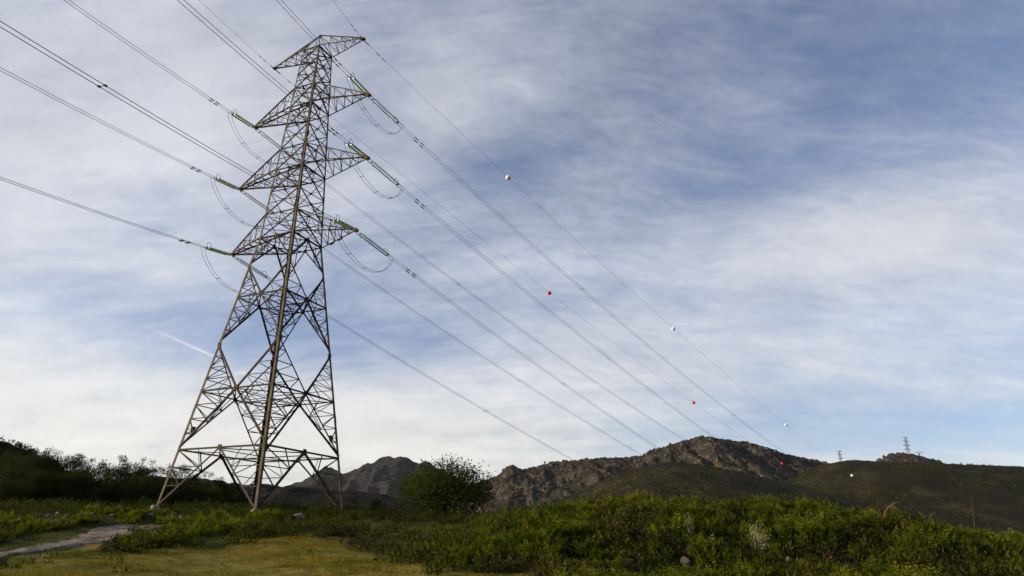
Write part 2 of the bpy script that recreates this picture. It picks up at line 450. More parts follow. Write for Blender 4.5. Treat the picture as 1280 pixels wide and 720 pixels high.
# ------------------------------------------------------------------ ground
BY = np.array([-4000, 0, 14, 22, 27, 34, 40, 48, 56, 62, 75, 95, 112, 150, 220, 400, 9000.])
BZ = np.array([-1.6, -1.6, -1.55, -1.3, -1.0, -.5, .08, 1.0, 1.95, 2.38, 2.6, 2.1, 1.4, -2, -15, -30, -30.])
def crest_table():
    xs, zs = [-30., -9., -6.5], [-.5, -.5, -.45]
    for px, py in ((520, 694), (560, 682), (600, 668), (640, 659), (700, 648), (800, 642), (900, 641), (1000, 642), (1050, 648), (1090, 660), (1120, 668), (1200, 679), (1280, 689), (1400, 698)):
        r = ray(px, py) * (34 / ray(px, py)[1]); xs.append(r[0]); zs.append(r[2])
    return np.array(xs + [200.]), np.array(zs + [-1.6])
CX, CZ = crest_table()
def ground(x, y, detail=True):
    x, y = np.asarray(x, float), np.asarray(y, float)
    yy = y + 1.2 * fbm(x * .07, y * .07, 2, 40)
    z = (np.interp(yy - 2.5, BY, BZ) + 2 * np.interp(yy, BY, BZ) + np.interp(yy + 2.5, BY, BZ)) / 4
    z = z - sstep(38, 75, y) * sstep(-3, 14, x) * 11
    z = z - sstep(74, 130, y) * sstep(-16, 0, x) * 8
    z = z + 0.2 * sstep(-32, -62, x) * sstep(52, 92, y)
    z = z + 0.5 * sstep(-24, -32, x) * (1 - sstep(50, 62, y)) * sstep(33, 44, y)
    cz = np.interp(x, CX, CZ)
    z = z + (cz + .5) * sstep(17.5, 34, y) * (1 - sstep(37.5, 56, y))
    if detail:
        near = 1 - sstep(110, 300, np.hypot(x, y))
        z = z + near * (.35 * fbm(x * .18, y * .18, 4, 3) + .10 * fbm(x * .9, y * .9, 3, 9))
    return z
def gz(x, y): return float(ground(x, y))
def pick(px, py, far=160):
    r = ray(px, py); r = r / r[1]
    ys = np.arange(6, far, .1); zz = ground(r[0] * ys, ys)
    hit = np.nonzero(r[2] * ys <= zz)[0]
    near = (ys > 18) & (ys < 78)
    Y = ys[hit[0]] if len(hit) and ys[hit[0]] < 90 else ys[near][np.argmax((zz / ys)[near])] - .3   # else the crest seen in that direction
    return np.array([r[0] * Y, Y, float(ground(r[0] * Y, Y))])

MEADOW = [pick(*p)[:2] for p in ((-60, 716), (0, 703), (45, 696), (95, 689), (140, 684), (200, 687), (255, 682), (300, 676), (340, 669), (385, 664), (425, 670), (440, 684), (470, 696), (540, 702), (610, 714), (640, 724))]
MEADOW += [np.array([.3, 20.]), np.array([.2, 5.]), np.array([-8., 5.]), np.array([-24., 20.])]
MEADOW = np.array(MEADOW)
def in_poly(x, y, P):
    x, y = np.asarray(x, float), np.asarray(y, float); r = np.zeros(x.shape, bool); n = len(P)
    for i in range(n):
        (x0, y0), (x1, y1) = P[i], P[(i + 1) % n]
        if y0 == y1: continue
        r ^= ((y0 > y) != (y1 > y)) & (x < (x1 - x0) * (y - y0) / (y1 - y0) + x0)
    return r
def meadow_mask(x, y):
    x, y = np.asarray(x, float), np.asarray(y, float); s = 0
    wx, wy = x + 2.6 * fbm(x * .45, y * .45, 4, 70, .6), y + 2.6 * fbm(x * .45, y * .45, 4, 80, .6)
    for ox, oy in ((0, 0), (.5, .2), (-.5, -.2), (.2, -.6), (-.2, .6)): s = s + in_poly(wx + ox, wy + oy, MEADOW)
    return s / 5.0
def axis(lo, hi, step, far_lo, far_hi, g=1.14):
    a = list(np.arange(lo, hi, step)); s = step; q = a[-1]
    while q < far_hi: s *= g; q += s; a.append(q)
    s = step; q = a[0]; pre = []
    while q > far_lo: s *= g; q -= s; pre.append(q)
    return np.array(pre[::-1] + a)
gx, gy = np.meshgrid(axis(-62, 32, .36, -7000, 7000), axis(14, 84, .36, -400, 9000))
tag(grid_mesh('ground', gx, gy, ground(gx, gy), M['ground'], {'meadow': meadow_mask(gx, gy)}), kind='structure')

# gravel track on the left
PU = [pick(*p)[:2] for p in ((-40, 702), (0, 692), (50, 683), (95, 673), (110, 664), (122, 657.5), (160, 655.5), (205, 656.5))]
PL = [pick(*p)[:2] for p in ((-40, 711), (0, 700), (50, 691), (95, 683), (130, 679), (162, 674), (188, 668), (207, 661.5))]
def resample(P, n):
    P = np.array(P); t = np.concatenate([[0], np.cumsum(np.linalg.norm(np.diff(P, axis=0), axis=1))]); q = np.linspace(0, t[-1], n)
    return np.stack([np.interp(q, t, P[:, 0]), np.interp(q, t, P[:, 1])], -1)
pu, pl = resample(PU, 260), resample(PL, 260)
q = np.linspace(0, 1, 90)[None, :, None]
pp = pl[:, None] * (1 - q) + pu[:, None] * q
pp = pp + (np.abs(q - .5) > .4) * .0
ex = .22 * fbm(pp[..., 0] * 1.3, pp[..., 1] * 1.3, 3, 90)
ppx, ppy = pp[..., 0] + ex, pp[..., 1] + ex
PATHPOLY = np.concatenate([pl, pu[::-1]])
edge = np.minimum(q[..., 0], 1 - q[..., 0]) * np.ones_like(ppx)
tag(grid_mesh('path', ppx, ppy, ground(ppx, ppy) + .09 * sstep(0, .10, edge) - .01 + .03 * fbm(ppx * 2, ppy * 2, 3, 5), M['path']), kind='structure')

# ------------------------------------------------------------------ hills
def hill(name, prof, D, Wf, Wb, zb, mat, nx, ny, wig=0, nz=0, nsc=100., rug=0, rsc=15., seed=0, gain=.5, pw=1.5, gull=0):
    """a heightfield ridge: the skyline pixels fix the ridge's height at its real distance D, then it slopes to both sides"""
    px = np.linspace(prof[0][0], prof[-1][0], 400)
    py = np.interp(px, [p[0] for p in prof], [p[1] for p in prof])
    Y = D + wig * fbm(px * .006, px * 0 + seed, 3, seed)
    P = np.array([ray(a, b) / ray(a, b)[1] * c for a, b, c in zip(px, py, Y)])
    o = np.argsort(P[:, 0]); P = P[o]
    xs = np.linspace(P[0, 0] - Wf * .7, P[-1, 0] + Wf * .7, nx); ys = np.linspace(D - Wf - wig, D + Wb + wig, ny)
    X, Yg = np.meshgrid(xs, ys)
    zr = np.interp(X, P[:, 0], P[:, 2]); yr = np.interp(X, P[:, 0], P[:, 1])
    end = sstep(0, Wf * .7, X - xs[0]) * sstep(0, Wf * .7, xs[-1] - X)
    t = np.where(Yg < yr, (yr - Yg) / Wf, (Yg - yr) / Wb); t = np.clip(t, 0, 1)
    S = (1 - t) ** pw * (1 + pw * .35 * t)
    if gull: S = S * (1 - gull * np.abs(fbm(X / (nsc * .6), Yg / (nsc * 2.2), 4, seed + 50)) * np.clip(t * 5, 0, 1))
    Z = zb + (zr - zb) * S * end
    Z = Z + nz * fbm(X / nsc, Yg / nsc, 5, seed + 5, gain) * np.clip(t * 6, 0.05, 1) * end
    if rug:
        r = 1 - 2 * np.abs(fbm(X / rsc, Yg / rsc, 4, seed + 20, .6))
        Z = Z + rug * (r - .6) * end * np.where(zr - zb > 0, np.clip(S * 1.6, 0, 1), 0)
    ob = grid_mesh(name, X, Yg, Z, mat)
    tag(ob, kind='structure')
    fz = lambda x, y: float(Z[np.argmin(abs(ys - y)), np.argmin(abs(xs - x))])
    fz.grid = (xs, ys, Z)
    return fz
def rocky_mat(sc, rockiness, heath=((.008, .007, .005), (.020, .016, .009)), rock=((.031, .028, .025), (.095, .086, .075))):
    def f(N, L):
        a = noise(N, L, 1 / sc, 6, .7); b = noise(N, L, 1 / (sc * 7), 4, .6); v = N('ShaderNodeTexVoronoi')
        tc_ = N('ShaderNodeTexCoord'); L(tc_.outputs['Object'], v.inputs['Vector']); v.inputs['Scale'].default_value = 1 / (sc * .8)
        h = ramp(N, L, b, [(.35, heath[0]), (.65, heath[1])])
        rk = ramp(N, L, a, [(.3, rock[0]), (.7, rock[1])])
        mn = N('ShaderNodeMath', operation='MULTIPLY_ADD'); L(b, mn.inputs[0]); mn.inputs[1].default_value = .7; L(a, mn.inputs[2])
        fac = ramp(N, L, mn.outputs[0], [(.86 - rockiness * .22, (0, 0, 0)), (.98 - rockiness * .18, (1, 1, 1))])
        edge_ = ramp(N, L, v.outputs['Distance'], [(.25, (1, 1, 1)), (.7, (.45, .42, .4))])
        rk = mixc(N, L, 1.0, rk, edge_, 'MULTIPLY')
        return principled(N, L, mixc(N, L, fac, h, rk), .95, 0, .1, bump(N, L, a, .8, sc * .35))
    return f
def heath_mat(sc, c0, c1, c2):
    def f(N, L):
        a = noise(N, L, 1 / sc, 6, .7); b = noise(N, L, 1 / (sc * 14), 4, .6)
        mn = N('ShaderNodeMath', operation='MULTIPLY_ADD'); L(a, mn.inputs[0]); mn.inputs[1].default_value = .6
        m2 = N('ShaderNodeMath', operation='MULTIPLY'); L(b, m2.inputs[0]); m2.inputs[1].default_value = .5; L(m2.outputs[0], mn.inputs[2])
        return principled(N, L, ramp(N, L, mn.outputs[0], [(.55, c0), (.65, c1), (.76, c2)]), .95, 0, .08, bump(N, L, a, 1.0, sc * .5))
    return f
M['mount_far'] = material('hazed_granite_mountain', rocky_mat(16, .35, ((.007, .008, .009), (.012, .012, .013)), ((.014, .014, .016), (.028, .027, .029))))  # blue tilt: distance haze is put into the rock and heath colours
M['mount'] = material('granite_mountain', rocky_mat(4, .08))
M['knoll'] = material('granite_knoll', rocky_mat(5, .5, rock=((.04, .034, .03), (.09, .078, .068))))
M['heath'] = material('heath_hillside', heath_mat(3, (.007, .0075, .0025), (.028, .025, .007), (.065, .048, .019)))
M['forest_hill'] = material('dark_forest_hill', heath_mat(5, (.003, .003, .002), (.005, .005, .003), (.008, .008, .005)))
hill('mountain_far', [(250, 640), (330, 614), (375, 604), (393, 592), (408, 583), (420, 589), (430, 594), (440, 590), (455, 582), (475, 574), (490, 570.5), (510, 573), (530, 576), (548, 584), (575, 599), (600, 607), (680, 640)],
     2600, 900, 700, -40, M['mount_far'], 300, 150, 60, 60, 260, 16, 60, 1, pw=1.2, gull=.5)
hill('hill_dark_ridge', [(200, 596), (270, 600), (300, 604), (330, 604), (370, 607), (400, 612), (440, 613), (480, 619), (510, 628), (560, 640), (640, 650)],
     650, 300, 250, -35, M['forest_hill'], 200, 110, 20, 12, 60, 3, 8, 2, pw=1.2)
mount_z = hill('mountain', [(540, 640), (575, 612), (605, 600), (618, 596), (626, 591), (633, 584), (640, 581), (646, 584), (653, 587), (668, 583), (680, 580.5), (690, 577), (705, 575.5), (720, 575), (735, 572.5), (760, 572), (780, 572), (795, 570), (803, 569), (809, 563.5), (815, 562.5), (830, 558.5), (845, 553), (862, 549), (868, 546.5), (875, 545), (884, 545), (892, 547), (905, 549), (920, 551), (935, 552.5), (950, 557), (966, 562), (980, 566.5), (1005, 572), (1030, 577), (1060, 588), (1120, 612), (1160, 630)],
     1300, 420, 420, -30, M['mount'], 560, 250, 30, 11, 70, 4.5, 8, 3, .6, pw=1.0, gull=.18)
heath_z = hill('hill_heath', [(640, 650), (680, 634), (705, 622), (740, 606), (770, 593), (800, 584), (815, 580), (835, 577), (870, 579), (920, 588), (950, 595), (985, 604), (1040, 618), (1100, 640)],
     760, 330, 260, -32, M['heath'], 300, 170, 20, 7, 90, .7, 6, 4, pw=1.25, gull=.06)
hill_z = hill('hill_right', [(900, 640), (950, 618), (975, 604), (1000, 592), (1020, 584), (1040, 578), (1058, 575), (1070, 574.5), (1085, 575.5), (1105, 576.5), (1160, 579), (1200, 580), (1240, 581.5), (1285, 583), (1400, 588), (1560, 600)],
     930, 380, 330, -30, M['heath'], 420, 190, 20, 8, 110, .9, 6, 5, pw=1.15, gull=.08)
knoll_z = hill('rocky_knoll', [(1060, 596), (1085, 582), (1098, 573), (1107, 568), (1114, 565.5), (1125, 566), (1138, 567), (1150, 570), (1158, 572.5), (1163, 574), (1168, 573), (1174, 576), (1188, 582), (1230, 600)],
     1400, 200, 160, -10, M['knoll'], 170, 100, 0, 5, 40, 7, 12, 6, .6, pw=1.0)
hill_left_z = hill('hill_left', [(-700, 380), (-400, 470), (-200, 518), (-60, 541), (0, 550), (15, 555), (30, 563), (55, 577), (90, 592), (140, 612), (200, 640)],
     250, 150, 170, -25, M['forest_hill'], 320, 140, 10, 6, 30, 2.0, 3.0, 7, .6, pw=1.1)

def haze_mat():
    m = bpy.data.materials.new('air'); m.use_nodes = True; t = m.node_tree; t.nodes.clear()
    v = t.nodes.new('ShaderNodeVolumePrincipled'); v.inputs['Density'].default_value = .000012
    v.inputs['Color'].default_value = (.80, .86, .95, 1); v.inputs['Anisotropy'].default_value = .2
    o = t.nodes.new('ShaderNodeOutputMaterial'); t.links.new(v.outputs[0], o.inputs['Volume']); return m
mh = MB(); mh.box((0, 4300, 290), (8200, 0, 0), (0, 5400, 0), (0, 0, 345))
tag(mh.build('haze', haze_mat()), 'thin pale haze in the air between the hills', 'haze', kind='stuff')
# ------------------------------------------------------------------ lattice pylon
TC = np.array([-23.5348, 65.2758]); PHI = -0.4181
A_ = np.array([math.cos(PHI), math.sin(PHI), 0]); L_ = np.array([-A_[1], A_[0], 0]); UP = np.array([0, 0, 1.])
ZF = 2.7237
LV = dict(F=0, L1=5.1965, L2=10.6873, N2=15.5146, L3=20.3976, N1=23.9653, W=27.1356, u1=29.9108, b2=35.4498, u2=38.158, b3=43.8152, u3=46.4507, T=52.0, P=54.7071)
WF, WW, WT = 5.7935, 2.2475, 1.1927
def half(h):
    return WF + (WW - WF) * h / LV['W'] if h < LV['W'] else WW + (WT - WW) * (h - LV['W']) / (52 - LV['W'])
SG = {'A': (-1, -1), 'B': (1, -1), 'C': (1, 1), 'D': (-1, 1)}
FOOT = {'A': .22, 'B': -.22, 'C': 0.0, 'D': .1}
def corner(k_, h):
    h = LV[h] if isinstance(h, str) else h
    if h == 0: h = FOOT[k_]
    w = half(h); a, b = SG[k_]
    return np.array([TC[0], TC[1], ZF + h]) + A_ * a * w + L_ * b * w
def midp(p, q_): return (p + q_) / 2
tower = empty('transmission_pylon', (TC[0], TC[1], ZF), 'tall rusty steel lattice pylon with six crossarms, standing in scrub in the foreground', 'pylon')
bpy.context.view_layer.update()
ST = M['steel']
for k_ in 'ABCD':
    a, b = SG[k_]; m = MB()
    for h0, h1, w in ((0, 'L2', .25), ('L2', 'W', .235), ('W', 'b2', .20), ('b2', 'b3', .185), ('b3', 'T', .15)):
        p0, p1 = corner(k_, h0), corner(k_, h1); th = w * .11
        m.prism(p0, p1, [(0, 0), (w, 0), (w, th), (th, th), (th, w), (0, w)], -a * A_, -b * L_)
    # splice plates and step bolts along the leg
    for h in (3.4, 9.0, 15.5, 22.2, 27.1, 33.0, 39.5, 46):
        c = corner(k_, h); w = .15
        m.box(c - a * A_ * .13 + b * L_ * .012, A_ * .13, L_ * .01, (corner(k_, h + 1) - c) * .38)
        m.box(c - b * L_ * .13 + a * A_ * .012, A_ * .01, L_ * .13, (corner(k_, h + 1) - c) * .38)
    leg = m.build('leg', ST, tower)
    m = MB(); c = corner(k_, 0)
    z0 = min(gz(c[0], c[1]), c[2]) - .4
    m.lathe((c[0], c[1], z0), UP, [(0, .52), (max(c[2] - z0 - .05, .4), .40), (c[2] - z0 + .10, .36), (c[2] - z0 + .14, .24)], 14)
    m.build('footing', M['concrete'], tower)

FACES = [('A', 'B', -L_), ('B', 'C', A_), ('C', 'D', L_), ('D', 'A', -A_)]
def tri_lattice(m, c0, n_, mm, out, k_=3, w=.075, first=True):
    """secondary bars between leg (n_ -> c0) and diagonal (n_ -> mm)"""
    ts = [i / k_ for i in range(1, k_)]
    L = lambda t: n_ + (c0 - n_) * t
    D = lambda t: n_ + (mm - n_) * t
    for i, t in enumerate(ts):
        m.angle(L(t), D(t), out, w)
        nt = ts[i + 1] if i + 1 < len(ts) else 1.0
        m.angle(L(nt), D(t), out, w)
    h = midp(c0, mm)
    m.angle(D(ts[-1]), h, out, w)
def gusset(m, c, u, v, out, s=.2):
    m.box(c + out * .015, u * s, v * s, out * .012)
for P_, Q_, out in FACES:
    cn = lambda k_, h: corner(k_, h)
    u = cn(Q_, 'W') - cn(P_, 'W'); u = u / np.linalg.norm(u)
    # foot section
    m = MB(); M1 = midp(cn(P_, 'L1'), cn(Q_, 'L1'))
    m.angle(cn(P_, 'L1'), cn(Q_, 'L1'), out, .15)
    for k_ in (P_, Q_):
        m.angle(M1, cn(k_, 0), out, .17)
        c0, f = cn(k_, 'L1'), cn(k_, 0)
        Ld = lambda t: f + (c0 - f) * t
        Dd = lambda t: f + (M1 - f) * t
        m.angle(Ld(.36), Dd(.36), out, .085); m.angle(Ld(.68), Dd(.36), out, .085); m.angle(Ld(.68), Dd(.68), out, .08)
        m.angle(c0, Dd(.68), out, .08); m.angle(midp(c0, M1), Dd(.68), out, .08)
    gusset(m, M1, u, UP, out, .24)
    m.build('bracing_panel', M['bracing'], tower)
    # second section: legs at L1 up to the middle of the L2 bar
    m = MB(); M2 = midp(cn(P_, 'L2'), cn(Q_, 'L2'))
    m.angle(cn(P_, 'L2'), cn(Q_, 'L2'), out, .13)
    for k_ in (P_, Q_):
        n_ = cn(k_, 5.40); m.angle(n_, M2, out, .16)
        tri_lattice(m, cn(k_, 'L2'), n_, M2, out, 4, .075)
    gusset(m, M2, u, UP, out, .24)
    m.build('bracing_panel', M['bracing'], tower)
    # diamond from L2 to L3
    m = MB(); M3 = midp(cn(P_, 'L3'), cn(Q_, 'L3'))
    m.angle(cn(P_, 'L3'), cn(Q_, 'L3'), out, .13)
    for k_ in (P_, Q_):
        lo, hi = cn(k_, LV['N2'] - .22), cn(k_, LV['N2'] + .22)
        m.angle(M2, lo, out, .15); m.angle(M3, hi, out, .15)
        tri_lattice(m, cn(k_, 'L2'), lo, M2, out, 4, .07)
        tri_lattice(m, cn(k_, 'L3'), hi, M3, out, 4, .07)
        gusset(m, cn(k_, 'N2') + (M2 - cn(k_, 'N2')) * .04, u, UP, out, .22)
    gusset(m, M3, u, UP, out, .22)
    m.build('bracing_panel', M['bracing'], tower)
    # small diamond from L3 to the waist
    m = MB(); MW = midp(cn(P_, 'W'), cn(Q_, 'W'))
    m.angle(cn(P_, 'W'), cn(Q_, 'W'), out, .14)
    for k_ in (P_, Q_):
        lo, hi = cn(k_, LV['N1'] - .18), cn(k_, LV['N1'] + .18)
        m.angle(M3, lo, out, .14); m.angle(MW, hi, out, .14)
        tri_lattice(m, cn(k_, 'L3'), lo, M3, out, 3, .065)
        tri_lattice(m, cn(k_, 'W'), hi, MW, out, 2, .065)
    gusset(m, MW, u, UP, out, .2)
    m.build('bracing_panel', M['bracing'], tower)
    # cross braced body above the waist
    def xpanel(m, h0, h1, w=.10, hor=True):
        a0, b0, a1, b1 = cn(P_, h0), cn(Q_, h0), cn(P_, h1), cn(Q_, h1)
        m.angle(a0, b1, out, w); m.angle(b0 + out * .02, a1 + out * .02, out, w, None, -1)
        wa, wb = np.linalg.norm(b0 - a0), np.linalg.norm(b1 - a1); t = wa / (wa + wb)
        c = a0 + (b1 - a0) * t; gusset(m, c + out * .03, u, UP, out, .15)
        hc = h0 + (h1 - h0) * t
        if hor:
            m.angle(cn(P_, hc), c, out, .06); m.angle(c, cn(Q_, hc), out, .06)
    hv = lambda h: LV[h] if isinstance(h, str) else h
    for segs in (['W', 'u1', (.5, 'u1', 'b2'), 'b2'], ['b2', 'u2', (.5, 'u2', 'b3'), 'b3'], ['b3', 'u3', (.36, 'u3', 'T'), (.7, 'u3', 'T'), 'T']):
        hs = [LV[s] if isinstance(s, str) else LV[s[1]] + (LV[s[2]] - LV[s[1]]) * s[0] for s in segs]
        m = MB()
        for h0, h1 in zip(hs, hs[1:]): xpanel(m, h0, h1)
        m.angle(cn(P_, hs[0]), cn(Q_, hs[0]), out, .11); m.angle(cn(P_, hs[1]), cn(Q_, hs[1]), out, .10)
        if segs[-1] == 'T': m.angle(cn(P_, 'T'), cn(Q_, 'T'), out, .11)
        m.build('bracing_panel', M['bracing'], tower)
# horizontal frames seen from below
for h, w in (('L1', .10), ('L2', .10), ('L3', .09), ('W', .10), ('u1', .07), ('b2', .09), ('u2', .07), ('b3', .08), ('u3', .07), ('T', .07)):
    m = MB(); cs_ = [corner(k_, h) - UP * .06 for k_ in 'ABCD']; ms_ = [midp(cs_[i], cs_[(i + 1) % 4]) for i in range(4)]
    for i in range(4): m.angle(ms_[i], ms_[(i + 1) % 4], UP, w)
    if h in ('L1', 'L2', 'L3'):
        for i in range(4):
            mm = midp(ms_[i], ms_[(i + 1) % 4]); m.angle(cs_[(i + 1) % 4], mm, UP, .07)
        m.angle(ms_[0] - UP * .12, ms_[2] - UP * .12, UP, .08); m.angle(ms_[1] - UP * .24, ms_[3] - UP * .24, UP, .08)
        # hip bars from the frame down to the middle of the diagonals
        dn = {'L1': None, 'L2': ('L1', .5), 'L3': ('N2', .5)}[h]
        if dn:
            for i, kk in enumerate('ABCD'):
                n_ = corner(kk, dn[0]); e0 = n_ + (ms_[i] - n_) * dn[1]; e1 = n_ + (ms_[i - 1] - n_) * dn[1]
                m.angle(e0, e1, UP, .07); m.angle(midp(ms_[i], ms_[i - 1]), midp(e0, e1), UP, .06)
                m.angle(ms_[i], midp(e0, e1), UP, .06); m.angle(ms_[i - 1], midp(e0, e1), UP, .06)
    else:
        m.angle(cs_[0] - UP * .05, cs_[2] - UP * .05, UP, w * .8); m.angle(cs_[1] - UP * .14, cs_[3] - UP * .14, UP, w * .8)
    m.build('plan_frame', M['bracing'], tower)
# small dark bird guards on brackets above the lowest frame
for k_, hh in (('A', 7.1), ('B', 7.4), ('C', 7.1), ('D', 6.4)):
    c = corner(k_, hh); a, b = SG[k_]; ctr = np.array([TC[0], TC[1], c[2]]); dr = ctr - c; dr /= np.linalg.norm(dr)
    m = MB(); sd_ = np.cross(dr, UP)
    m.box(c + dr * .62 - UP * .05, dr * .17, sd_ * .15, UP * .20)
    m.box(c + dr * .62 + UP * .19, dr * .21, sd_ * .19, UP * .03)
    m.tube([c, c + dr * .46], .035, 5)
    m.tube([c - UP * .7, c + dr * .46 - UP * .1], .025, 5)
    m.build('guard_box', M['dark_steel'], tower)

# crossarms
ARM = {1: ('W', 'u1', 8.2531, .0557), 2: ('b2', 'u2', 8.8016, .0972), 3: ('b3', 'u3', 8.1174, -.0315)}
TIP = {}
def lerp(p, q_, t): return p + (q_ - p) * t
def web(m, p0, p1, q0, q1, n, w, out):
    """zigzag between chord p0-p1 and chord q0-q1 that meet at the tip"""
    for i in range(1, n):
        t = i / n; tn = (i + 1) / n
        m.angle(lerp(p0, p1, t), lerp(q0, q1, t), out, w)
        if i + 1 < n or True: m.angle(lerp(q0, q1, t), lerp(p0, p1, min(tn, .97)), out, w)
    m.angle(q0, lerp(p0, p1, 1 / n), out, w)
for n_, (hb, hu, r, dz_) in ARM.items():
    for s in (-1, 1):
        ks = 'BC' if s > 0 else 'AD'
        tip = np.array([TC[0], TC[1], ZF + LV[hb] + dz_]) + A_ * s * r
        TIP[n_, s] = tip
        arm = MB()
        b0, b1, u0, u1 = corner(ks[0], hb), corner(ks[1], hb), corner(ks[0], hu), corner(ks[1], hu)
        e0, e1 = tip - L_ * .16 - A_ * s * .1, tip + L_ * .16 - A_ * s * .1
        t0, t1 = e0 + UP * .16, e1 + UP * .16
        for p, q_, w in ((b0, e0, .14), (b1, e1, .14), (u0, t0, .12), (u1, t1, .12)):
            nn = -UP if w == .14 else UP
            arm.angle(p, q_, nn, w)
        main = arm.build('crossarm', ST, tower)
        lat = MB()
        web(lat, b0, e0, b1, e1, 5, .06, -UP)
        web(lat, b0, e0, u0, t0, 5, .06, -L_)
        web(lat, b1, e1, u1, t1, 5, .06, L_)
        web(lat, u0, t0, u1, t1, 3, .055, UP)
        def child(mb, nm, mat):
            o_ = mb.build(nm, mat, tower); o_.parent = main; return o_
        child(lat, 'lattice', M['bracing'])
        pl_ = MB()
        pl_.box(tip + UP * .05, A_ * .22, L_ * .30, UP * .05)
        pl_.box(tip - UP * .08 - L_ * .2, A_ * .2, L_ * .02, UP * .10); pl_.box(tip - UP * .08 + L_ * .2, A_ * .2, L_ * .02, UP * .10)
        child(pl_, 'tip_plate', M['rusty'] if s > 0 else ST)
        if n_ == 1 and s > 0:
            for t in (.30, .55):
                pp_ = MB(); c = lerp(b1, e1, t); d = (e1 - b1) / np.linalg.norm(e1 - b1)
                pp_.box(c + UP * .02 + L_ * .10, d * .42, L_ * .012, UP * .15)
                child(pp_, 'splice_plate', M['rusty'])
# earth wire arms and peak
apex = np.array([TC[0], TC[1], ZF + LV['P']])
m = MB()
for k_ in 'ABCD': m.angle(corner(k_, 'T'), apex, SG[k_][0] * A_, .10)
m.box(apex, A_ * .12, L_ * .12, UP * .08)
m.build('peak', ST, tower)
for s in (-1, 1):
    ks = 'BC' if s > 0 else 'AD'
    tip = np.array([TC[0], TC[1], ZF + 52 - .0135]) + A_ * s * 6.5659
    TIP[4, s] = tip
    m = MB(); b0, b1 = corner(ks[0], 'T'), corner(ks[1], 'T'); e0, e1 = tip - L_ * .1, tip + L_ * .1
    m.angle(b0, e0, -UP, .11); m.angle(b1, e1, -UP, .11); m.angle(apex + A_ * s * .1, tip + UP * .12, L_, .11)
    web(m, b0, e0, b1, e1, 5, .055, -UP)
    web(m, b0, e0, apex, tip + UP * .1, 4, .055, -L_)
    web(m, b1, e1, apex, tip + UP * .1, 4, .055, L_)
    m.box(tip, A_ * .2, L_ * .18, UP * .10)
    m.build('earthwire_arm', ST, tower)

